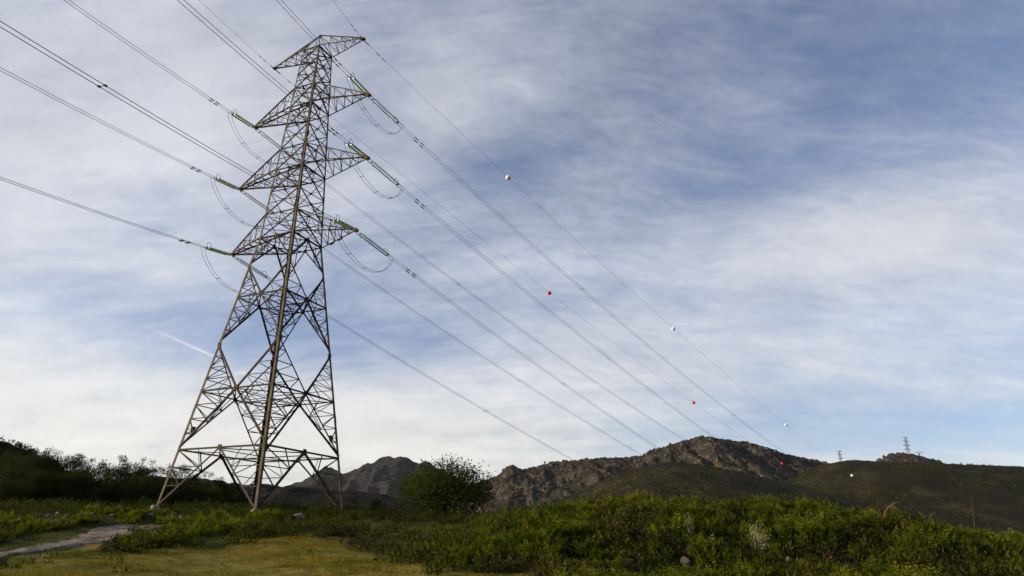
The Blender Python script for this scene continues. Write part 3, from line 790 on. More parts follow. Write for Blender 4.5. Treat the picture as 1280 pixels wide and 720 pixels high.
# ------------------------------------------------------------------ wires
AZ_FAR, AZ_NEAR = math.radians(50.0), math.radians(258.7)
LINE = {'far': (AZ_FAR, -.2755, .0005), 'near': (AZ_NEAR, -.2350, .0008)}
EARTH = {'far': (AZ_FAR, -.2465, .00032), 'near': (AZ_NEAR, -.2010, .0006)}
ARMNAME = {1: 'lowest', 2: 'middle', 3: 'topmost'}
SIDE = {-1: 'left', 1: 'right'}
def wire_fn(tip, az_, b, c):
    d = np.array([math.cos(az_), math.sin(az_), 0])
    return lambda s: tip + d * s + UP * (b * s + c * s * s)
def span(s0, s1, n):
    q_ = np.linspace(0, 1, n) ** 1.35; return s0 + (s1 - s0) * q_
CL = {}
for (n_, s), tip in list(TIP.items()):
    for way in ('far', 'near'):
        az_, b, c = (EARTH if n_ == 4 else LINE)[way]
        fn = wire_fn(tip - UP * (.1 if n_ < 4 else .12), az_, b, c)
        side = np.array([-math.sin(az_), math.cos(az_), 0])
        end = 470 if way == 'far' else 300
        going = 'away to the far hills' if way == 'far' else 'overhead past the camera'
        if n_ == 4:
            o = empty('earth_wire', tuple(tip), f'thin single earth wire from the {SIDE[s]} top arm tip, running {going}', 'power line', 'earth wires')
            m = MB(); m.tube([fn(t) for t in span(0, end, 120)], .014, 5); m.build('wire', M['wire'], o)
            for t in (2.2, 3.1):
                m = MB(); m.tube([fn(t - .22) - UP * .07, fn(t) - UP * .09, fn(t + .22) - UP * .07], [.045, .02, .045], 6); m.build('damper', M['dark_steel'], o)
            m = MB(); m.box(fn(.5), side * .03, (fn(1) - fn(0)) * .35, UP * .05); m.build('clamp', M['dark_steel'], o)
            continue
        # insulator: two parallel strings of glass discs between yoke plates
        ins = empty('insulator_string', tuple(tip), f'twin green glass insulator string at the {SIDE[s]} {ARMNAME[n_]} arm tip, pulled {"towards the far hills" if way == "far" else "towards the camera side"}', 'insulator', 'insulator strings')
        d = fn(4.6) - fn(.3); d = d / np.linalg.norm(d); up = np.cross(side, d); up = up if up[2] > 0 else -up
        O = fn(.15)
        for j in (-1, 1):
            prof = [(0, .02)]
            for i in range(22):
                q_ = .62 + i * .166
                prof += [(q_, .035), (q_ + .035, .05), (q_ + .06, .112), (q_ + .085, .125), (q_ + .10, .07), (q_ + .12, .032)]
            prof += [(4.40, .02)]
            m = MB(); m.lathe(O + side * j * .22, d, prof, 10); m.build('disc_string', M['glass'], ins, True)
        m = MB()
        m.box(O + d * .52, d * .05, side * .27, up * .012)
        for j in (-1, 1): m.tube([O - d * .1 + side * j * .14, O + d * .52 + side * j * .22], .025, 5)
        m.build('yoke', M['dark_steel'], ins)
        m = MB(); m.box(O + d * 4.38, d * .07, side * .28, up * .014)
        for j in (-1, 1): m.tube([O + d * 4.38 + side * j * .2, O + d * 4.95 + side * j * .2], .032, 5)
        m.build('yoke', M['dark_steel'], ins)
        m = MB()
        ring = [O + d * (4.10 + .34 * math.cos(t)) + up * (.30 + .30 * math.sin(t)) + side * .1 for t in np.linspace(-1.2, 4.0, 14)]
        m.tube(ring, .022, 5)
        m.build('arcing_horn', M['dark_steel'], ins)
        # twin conductor
        bun = empty('twin_conductor', tuple(tip), f'pair of parallel conductors from the {SIDE[s]} {ARMNAME[n_]} arm, running {going}', 'power line', 'twin conductors')
        for j in (-1, 1):
            m = MB(); m.tube([fn(t) + side * j * .2 for t in span(4.9, end, 150)], .0205 if way == 'near' else .019, 5); m.build('conductor', M['wire'], bun)
        m = MB()
        for j, t in ((-1, 7.2), (1, 7.4), (-1, 8.1), (1, 8.3)):
            m = MB()
            m.tube([fn(t - .24) + side * j * .2 - UP * .07, fn(t) + side * j * .2 - UP * .10, fn(t + .24) + side * j * .2 - UP * .07], [.055, .025, .055], 6)
            m.box(fn(t) + side * j * .2 - UP * .04, d * .03, side * .03, UP * .06)
            m.build('damper', M['dark_steel'], bun)
        rs = random.Random(n_ * 10 + s + (way == 'far') * 3)
        t = {('near', 1, 1): 32.3, ('far', 3, 1): 41.2}.get((way, n_, s), rs.uniform(34, 52))
        while t < end - 20:
            m = MB(); m.tube([fn(t) + side * .2, fn(t) - side * .2], .022, 5)
            for j in (-1, 1): m.box(fn(t) + side * j * .2, d * .11, side * .04, UP * .05)
            m.build('spacer', M['dark_steel'], bun)
            t += rs.uniform(46, 58)
        CL[n_, s, way] = (fn(5.05), side)
for n_ in (1, 2, 3):
    for s in (-1, 1):
        (p0, s0), (p1, s1) = CL[n_, s, 'far'], CL[n_, s, 'near']
        o = empty('jumper_loop', tuple(TIP[n_, s]), f'slack double jumper cable looping below the {SIDE[s]} {ARMNAME[n_]} arm tip', 'jumper cable', 'jumper loops')
        s0 = s0; s1 = -s1
        def jp(t, j):
            a = p0 + s0 * j * .2; b = p1 + s1 * j * .2
            sag = 4 * t * (1 - t)
            return a + (b - a) * t - UP * (3.1 * (1 - (2 * t - 1) ** 2) ** .72) - A_ * (-s) * .35 * sag * (1 if s > 0 else 0)
        ts = np.linspace(0, 1, 41)
        for j in (-1, 1):
            m = MB(); m.tube([jp(t, j) for t in ts], .019, 5); m.build('cable', M['wire'], o)
        for t in (.24, .5, .74):
            m = MB(); a, b = jp(t, -1), jp(t, 1); m.tube([a, b], .022, 5); m.box(a, A_ * .035, L_ * .05, UP * .035); m.box(b, A_ * .035, L_ * .05, UP * .035)
            m.build('spacer', M['dark_steel'], o)
# marker balls on the earth wires
def ball(s, t, col, lab):
    az_, b, c = EARTH['far']; p = wire_fn(TIP[4, s] - UP * .12, az_, b, c)(t)
    o = empty('marker_ball', tuple(p), lab, 'marker ball', 'aircraft warning balls')
    d = np.array([math.cos(az_), math.sin(az_), b]); d /= np.linalg.norm(d)
    m = MB(); R_ = .36
    m.lathe(p - UP * .03, d, [(-R_ * math.cos(q_), max(R_ * math.sin(q_), .02)) for q_ in np.linspace(0, math.pi, 19)], 24)
    m.build('shell', M[col], o, True)
    m = MB(); m.tube([p - UP * .03 + R_ * 1.01 * (d * math.cos(q_) + np.cross(d, UP) * math.sin(q_)) for q_ in np.linspace(0, 2 * math.pi, 33)], .018, 5)
    m.build('seam', M[col], o)
for t, w_ in ((26.2, 'nearest to the pylon'), (74, 'second from the pylon'), (130, 'third from the pylon, low in the sky'), (182, 'farthest, in front of the right hill')):
    ball(1, t, 'ball_white', f'white marker ball on the right earth wire, {w_}')
for t, w_ in ((56.2, 'nearest to the pylon'), (111, 'in the sky just above the mountain'), (165, 'in front of the rocky mountain slope')):
    ball(-1, t, 'ball_red', f'red marker ball on the left earth wire, {w_}')

# ------------------------------------------------------------------ pylons on the skyline
def far_pylon(px, Y, ztop_px, zbase, label, rot, arms=True, scale=1.0):
    r = ray(px, ztop_px) / ray(px, ztop_px)[1] * Y
    H = r[2] - zbase; o = empty('distant_pylon', (r[0], Y, zbase), label, 'pylon', 'pylons on the skyline')
    ax, ln = np.array([math.cos(rot), math.sin(rot), 0]), np.array([-math.sin(rot), math.cos(rot), 0])
    B = np.array([r[0], Y, zbase]); m = MB()
    k_ = 52.0 * scale; w0, w1, w2 = 4.6 * scale, 1.9 * scale, 1.1 * scale
    top = H; waist = H - 25 * scale
    hw = lambda h: w0 + (w1 - w0) * h / max(waist, .1) if h < waist else w1 + (w2 - w1) * (h - waist) / (top - waist)
    pt = lambda i, j, h: B + ax * i * hw(h) + ln * j * hw(h) + UP * h
    hs = [0, waist * .5, waist] + [waist + (top - waist) * q_ for q_ in (.12, .33, .45, .66, .78, 1)]
    for i, j in ((-1, -1), (1, -1), (1, 1), (-1, 1)):
        for h0, h1 in zip(hs, hs[1:]):
            m.tube([pt(i, j, h0), pt(i, j, h1)], .20 * scale, 4)
            i2, j2 = -j, i
            m.tube([pt(i, j, h0), pt(i2, j2, h1)], .12 * scale, 4); m.tube([pt(i2, j2, h0), pt(i, j, h1)], .12 * scale, 4); m.tube([pt(i, j, h1), pt(i2, j2, h1)], .12 * scale, 4)
    m.build('tower_body', ST, o)
    spec = ((0, .12, 8.2), (.33, .45, 8.8), (.66, .78, 8.1), (1.0, 1.08, 6.8)) if arms else ((.62, .74, 6.0), (1.0, 1.12, 9.5),)
    for a, b, rr in spec:
        for s in (-1, 1):
            m = MB(); h0 = waist + (top - waist) * a; h1 = waist + (top - waist) * min(b, 1.0); tp = B + ax * s * rr * scale + UP * h0
            for j in (-1, 1):
                m.tube([pt(s, j, h0), tp], .17 * scale, 4); m.tube([pt(s, j, h1) + UP * (2.4 * scale if b > 1 else 0), tp], .15 * scale, 4)
                for t in (.3, .6): m.tube([lerp(pt(s, j, h0), tp, t), lerp(pt(s, j, h1), tp, t - .2)], .1 * scale, 4)
            m.build('crossarm', ST, o)
kx = lambda px, Y: ray(px, 560)[0] / ray(px, 560)[1] * Y
far_pylon(1131.5, 1430, 547, knoll_z(kx(1131.5, 1430), 1430) - 1, 'tallest distant pylon standing behind the rocky knoll on the right', .12)
far_pylon(1049, 1010, 564, hill_z(kx(1049, 1010), 1010) - 1, 'small distant pylon on the left end of the right hill', .1, True, .62)
far_pylon(1148.5, 1440, 566, knoll_z(kx(1148.5, 1440), 1440) - 1, 'distant pylon with only its broad top beam above the right flank of the knoll', .1, False, 1.0)
# ------------------------------------------------------------------ vegetation
def unit(v): return v / np.maximum(np.linalg.norm(v, axis=-1, keepdims=True), 1e-9)
def leaves(P, Nrm, Dr, ln, wd):
    """diamond-shaped leaf quads at P along Dr, facing Nrm"""
    Dr = unit(Dr); S = unit(np.cross(Dr, Nrm)); ln = np.asarray(ln)[:, None]; wd = np.asarray(wd)[:, None]
    return np.stack([P, P + Dr * ln * .45 + S * wd * .5, P + Dr * ln, P + Dr * ln * .45 - S * wd * .5], 1)
def frond_clump(r, nf, h, nl):
    """bracken: arching fronds with paired leaflets"""
    V, T = [], []
    for i in range(nf):
        a = r.uniform(0, 2 * np.pi); lean = r.uniform(.15, .85); L = h * r.uniform(.65, 1.15)
        base = np.array([r.normal(0, .12), r.normal(0, .12), -.05])
        out = np.array([np.cos(a), np.sin(a), 0]); t = np.linspace(.28, 1, nl)
        pts = base + out * (lean * L * t ** 1.8)[:, None] + np.array([0, 0, 1.]) * (L * (t - .38 * lean * t ** 2.4))[:, None]
        tg = unit(np.gradient(pts, axis=0)); sd_ = np.cross(tg, [0, 0, 1.]); sd_ = unit(sd_ + 1e-4)
        w = .20 * L * np.sin(np.pi * (t * .86 + .10)) ** .8 + .02
        tint0 = r.uniform(.25, .75)
        for s in (-1, 1):
            V.append(leaves(pts, np.cross(sd_, tg) + r.normal(0, .25, pts.shape), sd_ * s + tg * .55 + r.normal(0, .15, pts.shape), w * r.uniform(.85, 1.2, nl), w * .42))
            T.append(tint0 + r.normal(0, .06, nl) + .15 * t)
    return np.concatenate(V), np.concatenate(T)
def tuft_clump(r, n, rad, h, lf, up=.4, flat=1.0):
    """small dense shrub: leaf sprays through an uneven dome"""
    k_ = max(4, n // 12); cen = unit(r.normal(0, 1, (k_, 3))) * np.array([rad, rad, h]) * r.uniform(.35, .95, (k_, 1)); cen[:, 2] = np.abs(cen[:, 2]) * flat
    i = r.integers(0, k_, n); P = cen[i] + r.normal(0, 1, (n, 3)) * np.array([rad, rad, h]) * .17; P[:, 2] = np.maximum(P[:, 2], -.02)
    D = unit(P * np.array([1, 1, .6])) + r.normal(0, .5, (n, 3)) + np.array([0, 0, up])
    return leaves(P, unit(r.normal(0, .6, (n, 3)) + unit(P * [1, 1, .8] + [0, 0, .15]) * 1.1 + [0, 0, .35]), D, lf * r.uniform(.6, 1.5, n), lf * r.uniform(.3, .6, n)), np.clip(.45 + r.normal(0, .12, n) + (r.uniform(-.2, .2, k_))[i] , 0, 1)
def blade_tuft(r, n, h, spread=.10):
    P = np.concatenate([r.normal(0, spread, (n, 2)), np.full((n, 1), -.01)], 1)
    D = np.concatenate([r.normal(0, .45, (n, 2)), np.ones((n, 1))], 1)
    return leaves(P, unit(r.normal(0, 1, (n, 3)) * [1, 1, .2]), D, h * r.uniform(.5, 1.2, n), h * .12 * np.ones(n)), np.clip(.5 + r.normal(0, .2, n), 0, 1)
def scatter(temps, pos, sc, tintoff, r, zs=None):
    V, T = [], []; k_ = r.integers(0, len(temps), len(pos))
    for j, (tv, tt) in enumerate(temps):
        s = np.nonzero(k_ == j)[0]
        if not len(s): continue
        a = r.uniform(0, 2 * np.pi, len(s)); c, q_ = np.cos(a) * sc[s], np.sin(a) * sc[s]
        x = tv[None, :, :, 0] * c[:, None, None] - tv[None, :, :, 1] * q_[:, None, None]
        y = tv[None, :, :, 0] * q_[:, None, None] + tv[None, :, :, 1] * c[:, None, None]
        z = tv[None, :, :, 2] * (sc[s] * (1 if zs is None else zs[s]))[:, None, None]
        V.append((np.stack([x, y, z], -1) + pos[s][:, None, None, :]).reshape(-1, 4, 3))
        T.append((tt[None] + tintoff[s][:, None]).reshape(-1))
    return np.concatenate(V), np.clip(np.concatenate(T), 0, 1)
def in_view(x, y, margin=2.5):
    return (np.abs(x) < .735 * y + margin)
def place(n, x0, x1, y0, y1, r):
    x, y = r.uniform(x0, x1, n), r.uniform(y0, y1, n); k_ = in_view(x, y); return x[k_], y[k_]
def with_z(x, y, dz_=0): return np.stack([x, y, ground(x, y) + dz_], -1)
def mound_amt(x, y):
    return sstep(-.35, .25, np.interp(x, CX, CZ)) * (1 - sstep(37, 42, y))
def onpath(x, y):
    r = in_poly(x, y, PATHPOLY)
    for o in (.8, 1.6, 2.4, 3.2, 4.2, 5.2, 6.4): r |= in_poly(x, y + o, PATHPOLY) | in_poly(x + .6, y + o, PATHPOLY) | in_poly(x - .6, y + o, PATHPOLY)
    return r

CLEAR = np.array([pick(*q_)[:2] for q_ in ((948, 686), (862, 672), (1104, 656), (1197, 664), (1131, 668), (857, 706), (986, 703), (1217, 662), (1150, 655), (1220, 662), (1254, 666))])
RUBBLE = ((48, 646, 8, 5), (60, 648, 9, 7), (72, 645, 9, 6), (84, 646, 7, 5), (115, 645, 11, 6), (140, 647, 9, 5), (188, 647, 12, 6), (217, 646, 10, 6), (226, 649, 8, 5))
CLEAR = np.concatenate([CLEAR, np.array([pick(*q_[:2])[:2] for q_ in RUBBLE + ((375, 648),)])])
def cleared(x, y, r1=.45, front=1.1):
    k_ = np.zeros(np.shape(x), bool)
    for a, b in CLEAR: k_ |= (np.abs(x - a * y / b) < r1) & (y < b + r1) & (y > b - front)
    for a, b in CLEAR[11:]: k_ |= (np.abs(x - a * y / b) < .7) & (y < b + .4) & (y > b - 3.0)
    return k_
# --- bracken on the mound and in the hollow by the track
tb = [frond_clump(rng, 9, h, 7) for h in (.50, .62, .74, .58)]
x, y = place(19000, -7, 33, 18.5, 41, rng)
pch = fbm(x * .22, y * .22, 3, 200); pf = fbm(x * .9, y * .9, 3, 210)
m_ = mound_amt(x, y) * (1 - meadow_mask(x, y))
keep = (rng.uniform(0, 1, len(x)) < m_ * np.clip(.55 + 1.6 * pch + 1.2 * pf, .03, 1) * np.where(y > 37.5, .5, 1)) & ~cleared(x, y)
bx_, by_ = x[keep], y[keep]; off = np.clip(.6 * pch[keep] + .7 * pf[keep] - .06, -.45, .45)
xl, yl = place(7500, -40, -17, 25, 54, rng)
fern_l = sstep(-.3, .1, .10 + fbm(xl * .12, yl * .12, 3, 230)) * (1 - meadow_mask(xl, yl)) * (~onpath(xl, yl))
kl = (rng.uniform(0, 1, len(xl)) < fern_l * .75) & ~cleared(xl, yl)
bx_, by_ = np.concatenate([bx_, xl[kl]]), np.concatenate([by_, yl[kl]]); off = np.concatenate([off, np.full(kl.sum(), .18) + .2 * fbm(xl[kl] * .5, yl[kl] * .5, 2, 8)])
sc_ = rng.uniform(.48, 1.02, len(bx_)) * (1 + .9 * fbm(bx_ * .45, by_ * .45, 2, 222))
V, T = scatter(tb, with_z(bx_, by_), sc_, off, rng)
print('bracken', len(V))
tag(quad_mesh('bracken', V, T, M['bracken']), 'thick green bracken and ferns covering the mound on the right', 'bracken', kind='stuff')

# --- heather and low scrub
th_ = [tuft_clump(rng, 110, .34, .42, .085, .3) for _ in range(5)]
x, y = place(9000, -7, 33, 18.5, 41, rng)
pch = fbm(x * .22, y * .22, 3, 200); m_ = mound_amt(x, y) * (1 - meadow_mask(x, y))
keep = rng.uniform(0, 1, len(x)) < m_ * np.clip(.40 - 1.2 * pch, .10, .9)
keep &= ~cleared(x, y)
hx, hy = x[keep], y[keep]
x, y = place(13000, -52, 6, 26, 80, rng)
dn = fbm(x * .16, y * .16, 3, 300)
keep = (rng.uniform(0, 1, len(x)) < np.clip(.38 + 2.6 * dn, .06, 1) * (1 - meadow_mask(x, y)) * (1 - mound_amt(x, y))) & ~onpath(x, y) & ~cleared(x, y)
hx, hy = np.concatenate([hx, x[keep]]), np.concatenate([hy, y[keep]])
# stray cushions along the rim of the meadow
x, y = place(900, -30, 2, 24, 48, rng); mm_ = meadow_mask(x, y)
keep = (rng.uniform(0, 1, len(x)) < np.where((mm_ > .02) & (mm_ < .98), .55, .012 * (mm_ > .9))) & ~onpath(x, y)
hx, hy = np.concatenate([hx, x[keep]]), np.concatenate([hy, y[keep]])
sc_ = rng.uniform(.6, 1.5, len(hx))
V, T = scatter(th_, with_z(hx, hy), sc_, .45 * fbm(hx * .3, hy * .3, 2, 310), rng, rng.uniform(.6, 1.1, len(hx)))
print('heather', len(V))
tag(quad_mesh('heather', V, T, M['heather']), 'low dark heather scattered over the mound and round the pylon', 'heather', kind='stuff')
ts_ = [tuft_clump(rng, 150, .55, .62, .12, .5) for _ in range(5)]
x, y = place(8200, -66, 8, 27, 84, rng)
dn = fbm(x * .13, y * .13, 3, 400)
keep = (rng.uniform(0, 1, len(x)) < np.clip(.40 + 3.2 * dn, .05, 1) * (1 - meadow_mask(x, y)) * (1 - mound_amt(x, y))) & ~onpath(x, y) & ~cleared(x, y)
hx, hy = x[keep], y[keep]
x, y = place(1200, -7, 33, 18.5, 41, rng); keep = rng.uniform(0, 1, len(x)) < mound_amt(x, y) * (1 - meadow_mask(x, y)) * np.clip(.3 + 1.2 * fbm(x * .3, y * .3, 3, 410), 0, .8) * ~cleared(x, y)
hx, hy = np.concatenate([hx, x[keep]]), np.concatenate([hy, y[keep]])
sc_ = rng.uniform(.5, 1.35, len(hx)) * np.where((hy > 46) & (hy < 64), .8, np.where((hy >= 64) & (hx < -12), 1.35, 1))
r_ = np.random.default_rng(421); x = r_.uniform(-62, -16, 1500); y = r_.uniform(58, 92, 1500)
k_ = in_view(x, y) & (r_.uniform(0, 1, 1500) < np.clip(.55 + 2 * fbm(x * .15, y * .15, 3, 422), .1, 1)) & ~((np.abs(x + 24) < 9) & (y < 63)) & ~cleared(x, y)
hx, hy = np.concatenate([hx, x[k_]]), np.concatenate([hy, y[k_]]); sc_ = np.concatenate([sc_, r_.uniform(.8, 1.7, k_.sum())])
V, T = scatter(ts_, with_z(hx, hy), sc_, .5 * fbm(hx * .2, hy * .2, 2, 420) + .05 - .30 * sstep(56, 66, hy) * sstep(-8, -16, hx), rng)
print('scrub', len(V))
tag(quad_mesh('scrub', V, T, M['shrub']), 'low green scrub between the meadow and the pylon feet', 'scrub', kind='stuff')

# --- meadow grass
tg_ = [blade_tuft(rng, 9, h) for h in (.05, .08, .12)]
x, y = place(52000, -32, 3, 21, 47, rng)
mm_ = meadow_mask(x, y); keep = (rng.uniform(0, 1, len(x)) < mm_ * np.clip(.6 + .9 * fbm(x * .4, y * .4, 3, 500), .08, 1)) & ~onpath(x, y)
gx_, gy_ = x[keep], y[keep]; sc_ = rng.uniform(.6, 1.4, len(gx_)) * (1 + .7 * np.clip(fbm(gx_ * .5, gy_ * .5, 3, 520), -.5, 1))
V, T = scatter(tg_, with_z(gx_, gy_), sc_, .8 * fbm(gx_ * .25, gy_ * .25, 3, 510), rng)
# taller rough grass mixed into the scrub
tg2 = [blade_tuft(rng, 14, h, .18) for h in (.28, .38)]
x, y = place(6000, -50, 30, 20, 78, rng)
keep = (rng.uniform(0, 1, len(x)) < (1 - meadow_mask(x, y)) * np.clip(.35 + 1.0 * fbm(x * .2, y * .2, 3, 530), .05, .9)) & ~onpath(x, y)
V2, T2 = scatter(tg2, with_z(x[keep], y[keep]), rng.uniform(.6, 1.4, keep.sum()), .4 * fbm(x[keep] * .3, y[keep] * .3, 2, 540) - .35, rng)
x, y = place(30000, -50, 6, 26, 72, rng)
keep = (rng.uniform(0, 1, len(x)) < (1 - meadow_mask(x, y)) * (1 - mound_amt(x, y)) * np.clip(.6 + .9 * fbm(x * .25, y * .25, 3, 550), .05, 1)) & ~in_poly(x, y, PATHPOLY)
V3, T3 = scatter([blade_tuft(rng, 9, h, .16) for h in (.12, .2)], with_z(x[keep], y[keep]), rng.uniform(.6, 1.4, keep.sum()), .6 * fbm(x[keep] * .3, y[keep] * .3, 2, 560) - .52, rng)
V2, T2 = np.concatenate([V2, V3]), np.concatenate([T2, T3])
print('grass', len(V), len(V2))
tag(quad_mesh('grass', np.concatenate([V, V2]), np.concatenate([T, T2]), M['grass']), 'short olive and straw coloured grass of the meadow', 'grass', kind='stuff')

# --- trees
def tree(name, px, top_px, Y, wpx, label, cat, leaf, nl=5000, lf=.20, group=None, seed=0, trunk_r=.13, sink=.3, open_=.0, base=None, tall=False, low=.08, kblob=34, shoots=6):
    r = np.random.default_rng(1000 + seed)
    d = ray(px, top_px); d = d / d[1] * Y; z0 = gz(d[0], Y); H = d[2] - z0; Wd = wpx / 902 * Y * .5
    o = empty(name, (d[0], Y, z0), label, cat, group)
    B = np.array([d[0], Y, z0])
    cen = []
    while len(cen) < kblob:
        p = r.uniform(-1, 1, 3); q_ = np.linalg.norm(p * np.array([1, 1, 1]))
        if q_ > 1 or q_ < .25: continue
        cen.append(p)
    cen = np.array(cen) * np.array([Wd, Wd, H * (.5 - low / 2)]) * np.array([.86, .86, .92]) + np.array([0, 0, H * (.5 + low / 2)])
    # uneven outline: a few shoots at the top, none of them alike
    k_ = shoots; tx = r.normal(0, Wd * .45, k_); tp = np.stack([tx, r.normal(0, Wd * .4, k_), H * (r.uniform(.86, 1.0, k_) - .22 * np.clip(np.abs(tx) / Wd, 0, 1) ** 2)], -1); tp[0] = (r.normal(0, Wd * .15), 0, H * .985)
    cen = np.concatenate([cen, tp]); rad = np.concatenate([r.uniform(.22, .46, kblob) * Wd, r.uniform(.10, .20, k_) * Wd])
    wgt = rad ** 2; i = r.choice(len(cen), nl, p=wgt / wgt.sum())
    dirs = unit(r.normal(0, 1, (nl, 3))); rr = rad[i] * r.uniform(.08, 1.02, nl) ** .85
    P = cen[i] + dirs * rr[:, None] * np.where((i < kblob)[:, None], np.array([1.1, 1.1, .85]), np.array([1.1, 1.1, 1.1])); P[:, 2] = np.maximum(P[:, 2], .05)
    V_ = leaves(P, unit(r.normal(0, .55, (nl, 3)) + dirs * .9 + unit(P - [0, 0, H * .4]) * .8), dirs + r.normal(0, .6, (nl, 3)) + [0, 0, .25], lf * r.uniform(.6, 1.4, nl), lf * r.uniform(.4, .75, nl))
    tn = np.clip((.42 if leaf is M['bush_leaf'] else .34) + r.normal(0, .06, nl) + r.uniform(-.2, .25, len(cen))[i], 0, 1)
    quad_mesh('crown', V_, tn, leaf, o)
    m = MB(); fork = H * .30
    bend = r.normal(0, .12, 2)
    m.tube([B + np.array([0, 0, -sink]), B + np.array([bend[0] * .5, bend[1] * .5, fork * .5]), B + np.array([bend[0], bend[1], fork])], [trunk_r * 1.3, trunk_r, trunk_r * .8], 7)
    for c in np.concatenate([cen[r.permutation(kblob)[:14]], cen[kblob:]]):
        s = np.array([bend[0], bend[1], fork * r.uniform(.5, 1.0)]); e_ = c
        mid_ = s * .5 + e_ * .5 + r.normal(0, .12 * Wd, 3) + [0, 0, .06 * H]
        m.tube([B + s, B + mid_, B + e_], [trunk_r * .5, trunk_r * .3, trunk_r * .08], 5)
    m.build('trunk', M['bark'], o)
    return o
tree('bushy_tree', 560, 583, 58, 130, 'wide bushy green tree standing alone between the pylon and the mound', 'tree', M['bush_leaf'], 20000, .17, None, 1, .14, low=.0, kblob=70, shoots=8)
tree('small_bush', 469, 624, 72, 20, 'small dark upright bush in the scrub right of the pylon', 'bush', M['wood_leaf'], 1500, .16, None, 2, .05, low=.02, kblob=14)
WOOD = [(6, 566, 100, 56), (30, 573, 97, 50), (53, 561, 98, 42), (76, 571, 101, 40), (96, 569, 100, 44), (117, 575, 99, 34), (147, 570, 98, 34), (170, 581, 102, 36), (191, 577, 100, 34),
        (212, 583, 103, 34), (232, 585, 101, 34), (254, 591, 103, 32), (274, 598, 104, 30), (293, 604, 104, 30), (14, 590, 88, 60), (58, 592, 89, 52), (100, 590, 90, 46), (135, 594, 90, 36), (172, 597, 92, 44), (207, 600, 93, 40), (240, 604, 94, 40), (270, 611, 95, 36), (296, 616, 96, 30)]
ordn = ['first', 'second', 'third', 'fourth', 'fifth', 'sixth', 'seventh', 'eighth', 'ninth', 'tenth', 'eleventh', 'twelfth', 'thirteenth', 'fourteenth']
for i, (px, ty, Y, w) in enumerate(WOOD):
    if i < 14:
        lab = {2: 'tallest dark tree crown on the left skyline, just right of the wooded hill', 6: 'dark tree with feathery upright shoots on the left skyline'}.get(i, f'{ordn[i]} dark tree from the left in the back row of the wood')
    else:
        lab = f'{ordn[i - 14]} dark tree from the left in the front row of the wood'
    tree('tree', px, ty, Y, w * (1.5 if i < 14 else 1.35), lab, 'tree', M['wood_leaf'], 12000, .20, 'trees of the dark wood on the left', 10 + i, .14, low=-.05)
# wooded crest of the hill at the far left
r_ = np.random.default_rng(77)
tf = [tuft_clump(r_, 90, 2.6, 2.6, .8, .3) for _ in range(4)]
def hl_z(px, py, Y): return ray(px, py) / ray(px, py)[1] * Y
pts = []
for _ in range(420):
    px = r_.uniform(-60, 70); sky_y = np.interp(px, [-60, 0, 15, 30, 55, 90], [541, 550, 555, 563, 577, 592]); t = r_.uniform(0, 1) ** 1.4
    Y = 250 - 70 * t; p = hl_z(px, sky_y + 1 + 42 * t, Y); pts.append(p)
pts = np.array(pts)
pts[:, 2] = [hill_left_z(a, b) - .3 for a, b in pts[:, :2]]
V, T = scatter(tf, pts, r_.uniform(.5, 1.15, len(pts)), r_.normal(-.1, .08, len(pts)), r_)
tag(quad_mesh('woodland', V, T, M['wood_leaf']), 'dark distant woodland covering the hill at the left edge', 'woodland', kind='stuff')
# dark undergrowth at the foot of the wood
r_ = np.random.default_rng(78)
x = r_.uniform(-75, -18, 900); y = r_.uniform(82, 104, 900); k_ = in_view(x, y, 6); x, y = x[k_], y[k_]
tu = [tuft_clump(r_, 150, 1.0, 1.3, .24, .4) for _ in range(4)]
V, T = scatter(tu, with_z(x, y), r_.uniform(.7, 1.5, len(x)), r_.normal(-.05, .12, len(x)), r_)
tag(quad_mesh('undergrowth', V, T, M['wood_leaf']), 'dark tangled undergrowth at the foot of the wood', 'undergrowth', kind='stuff')

# scrub and boulders on the far slopes, too many to count
def on_hill(fz, n, r, zmin, skyline=.15):
    xs, ys, Z = fz.grid; i = r.integers(1, len(ys) - 1, n * 4); j = r.integers(1, len(xs) - 1, n * 4); z = Z[i, j]
    px_ = xs[j] / ys[i]; k_ = (z > zmin) & (np.abs(px_) < .85) & (i < len(ys) * .62)
    i, j = i[k_][:n], j[k_][:n]; fx, fy = r.uniform(-.5, .5, len(i)), r.uniform(-.5, .5, len(i))
    return np.stack([xs[j] + fx * (xs[1] - xs[0]), ys[i] + fy * (ys[1] - ys[0]), Z[i, j]], -1)
r_ = np.random.default_rng(90)
td = [tuft_clump(r_, 14, 1.0, .9, 1.1, .3) for _ in range(6)]
pts = np.concatenate([on_hill(heath_z, 8000, r_, 2), on_hill(hill_z, 15000, r_, 2)])
den_ = fbm(pts[:, 0] / 45, pts[:, 1] / 70, 4, 91); pts = pts[r_.uniform(0, 1, len(pts)) < np.clip(.5 + 1.8 * den_, .08, 1)]
V, T = scatter(td, pts, r_.uniform(.4, 1.35, len(pts)), r_.normal(0, .28, len(pts)) - .1, r_)
tag(quad_mesh('hillside_scrub', V, T, M['hill_scrub']), 'dark heath and scrub dotted over the green hills', 'scrub', kind='stuff')
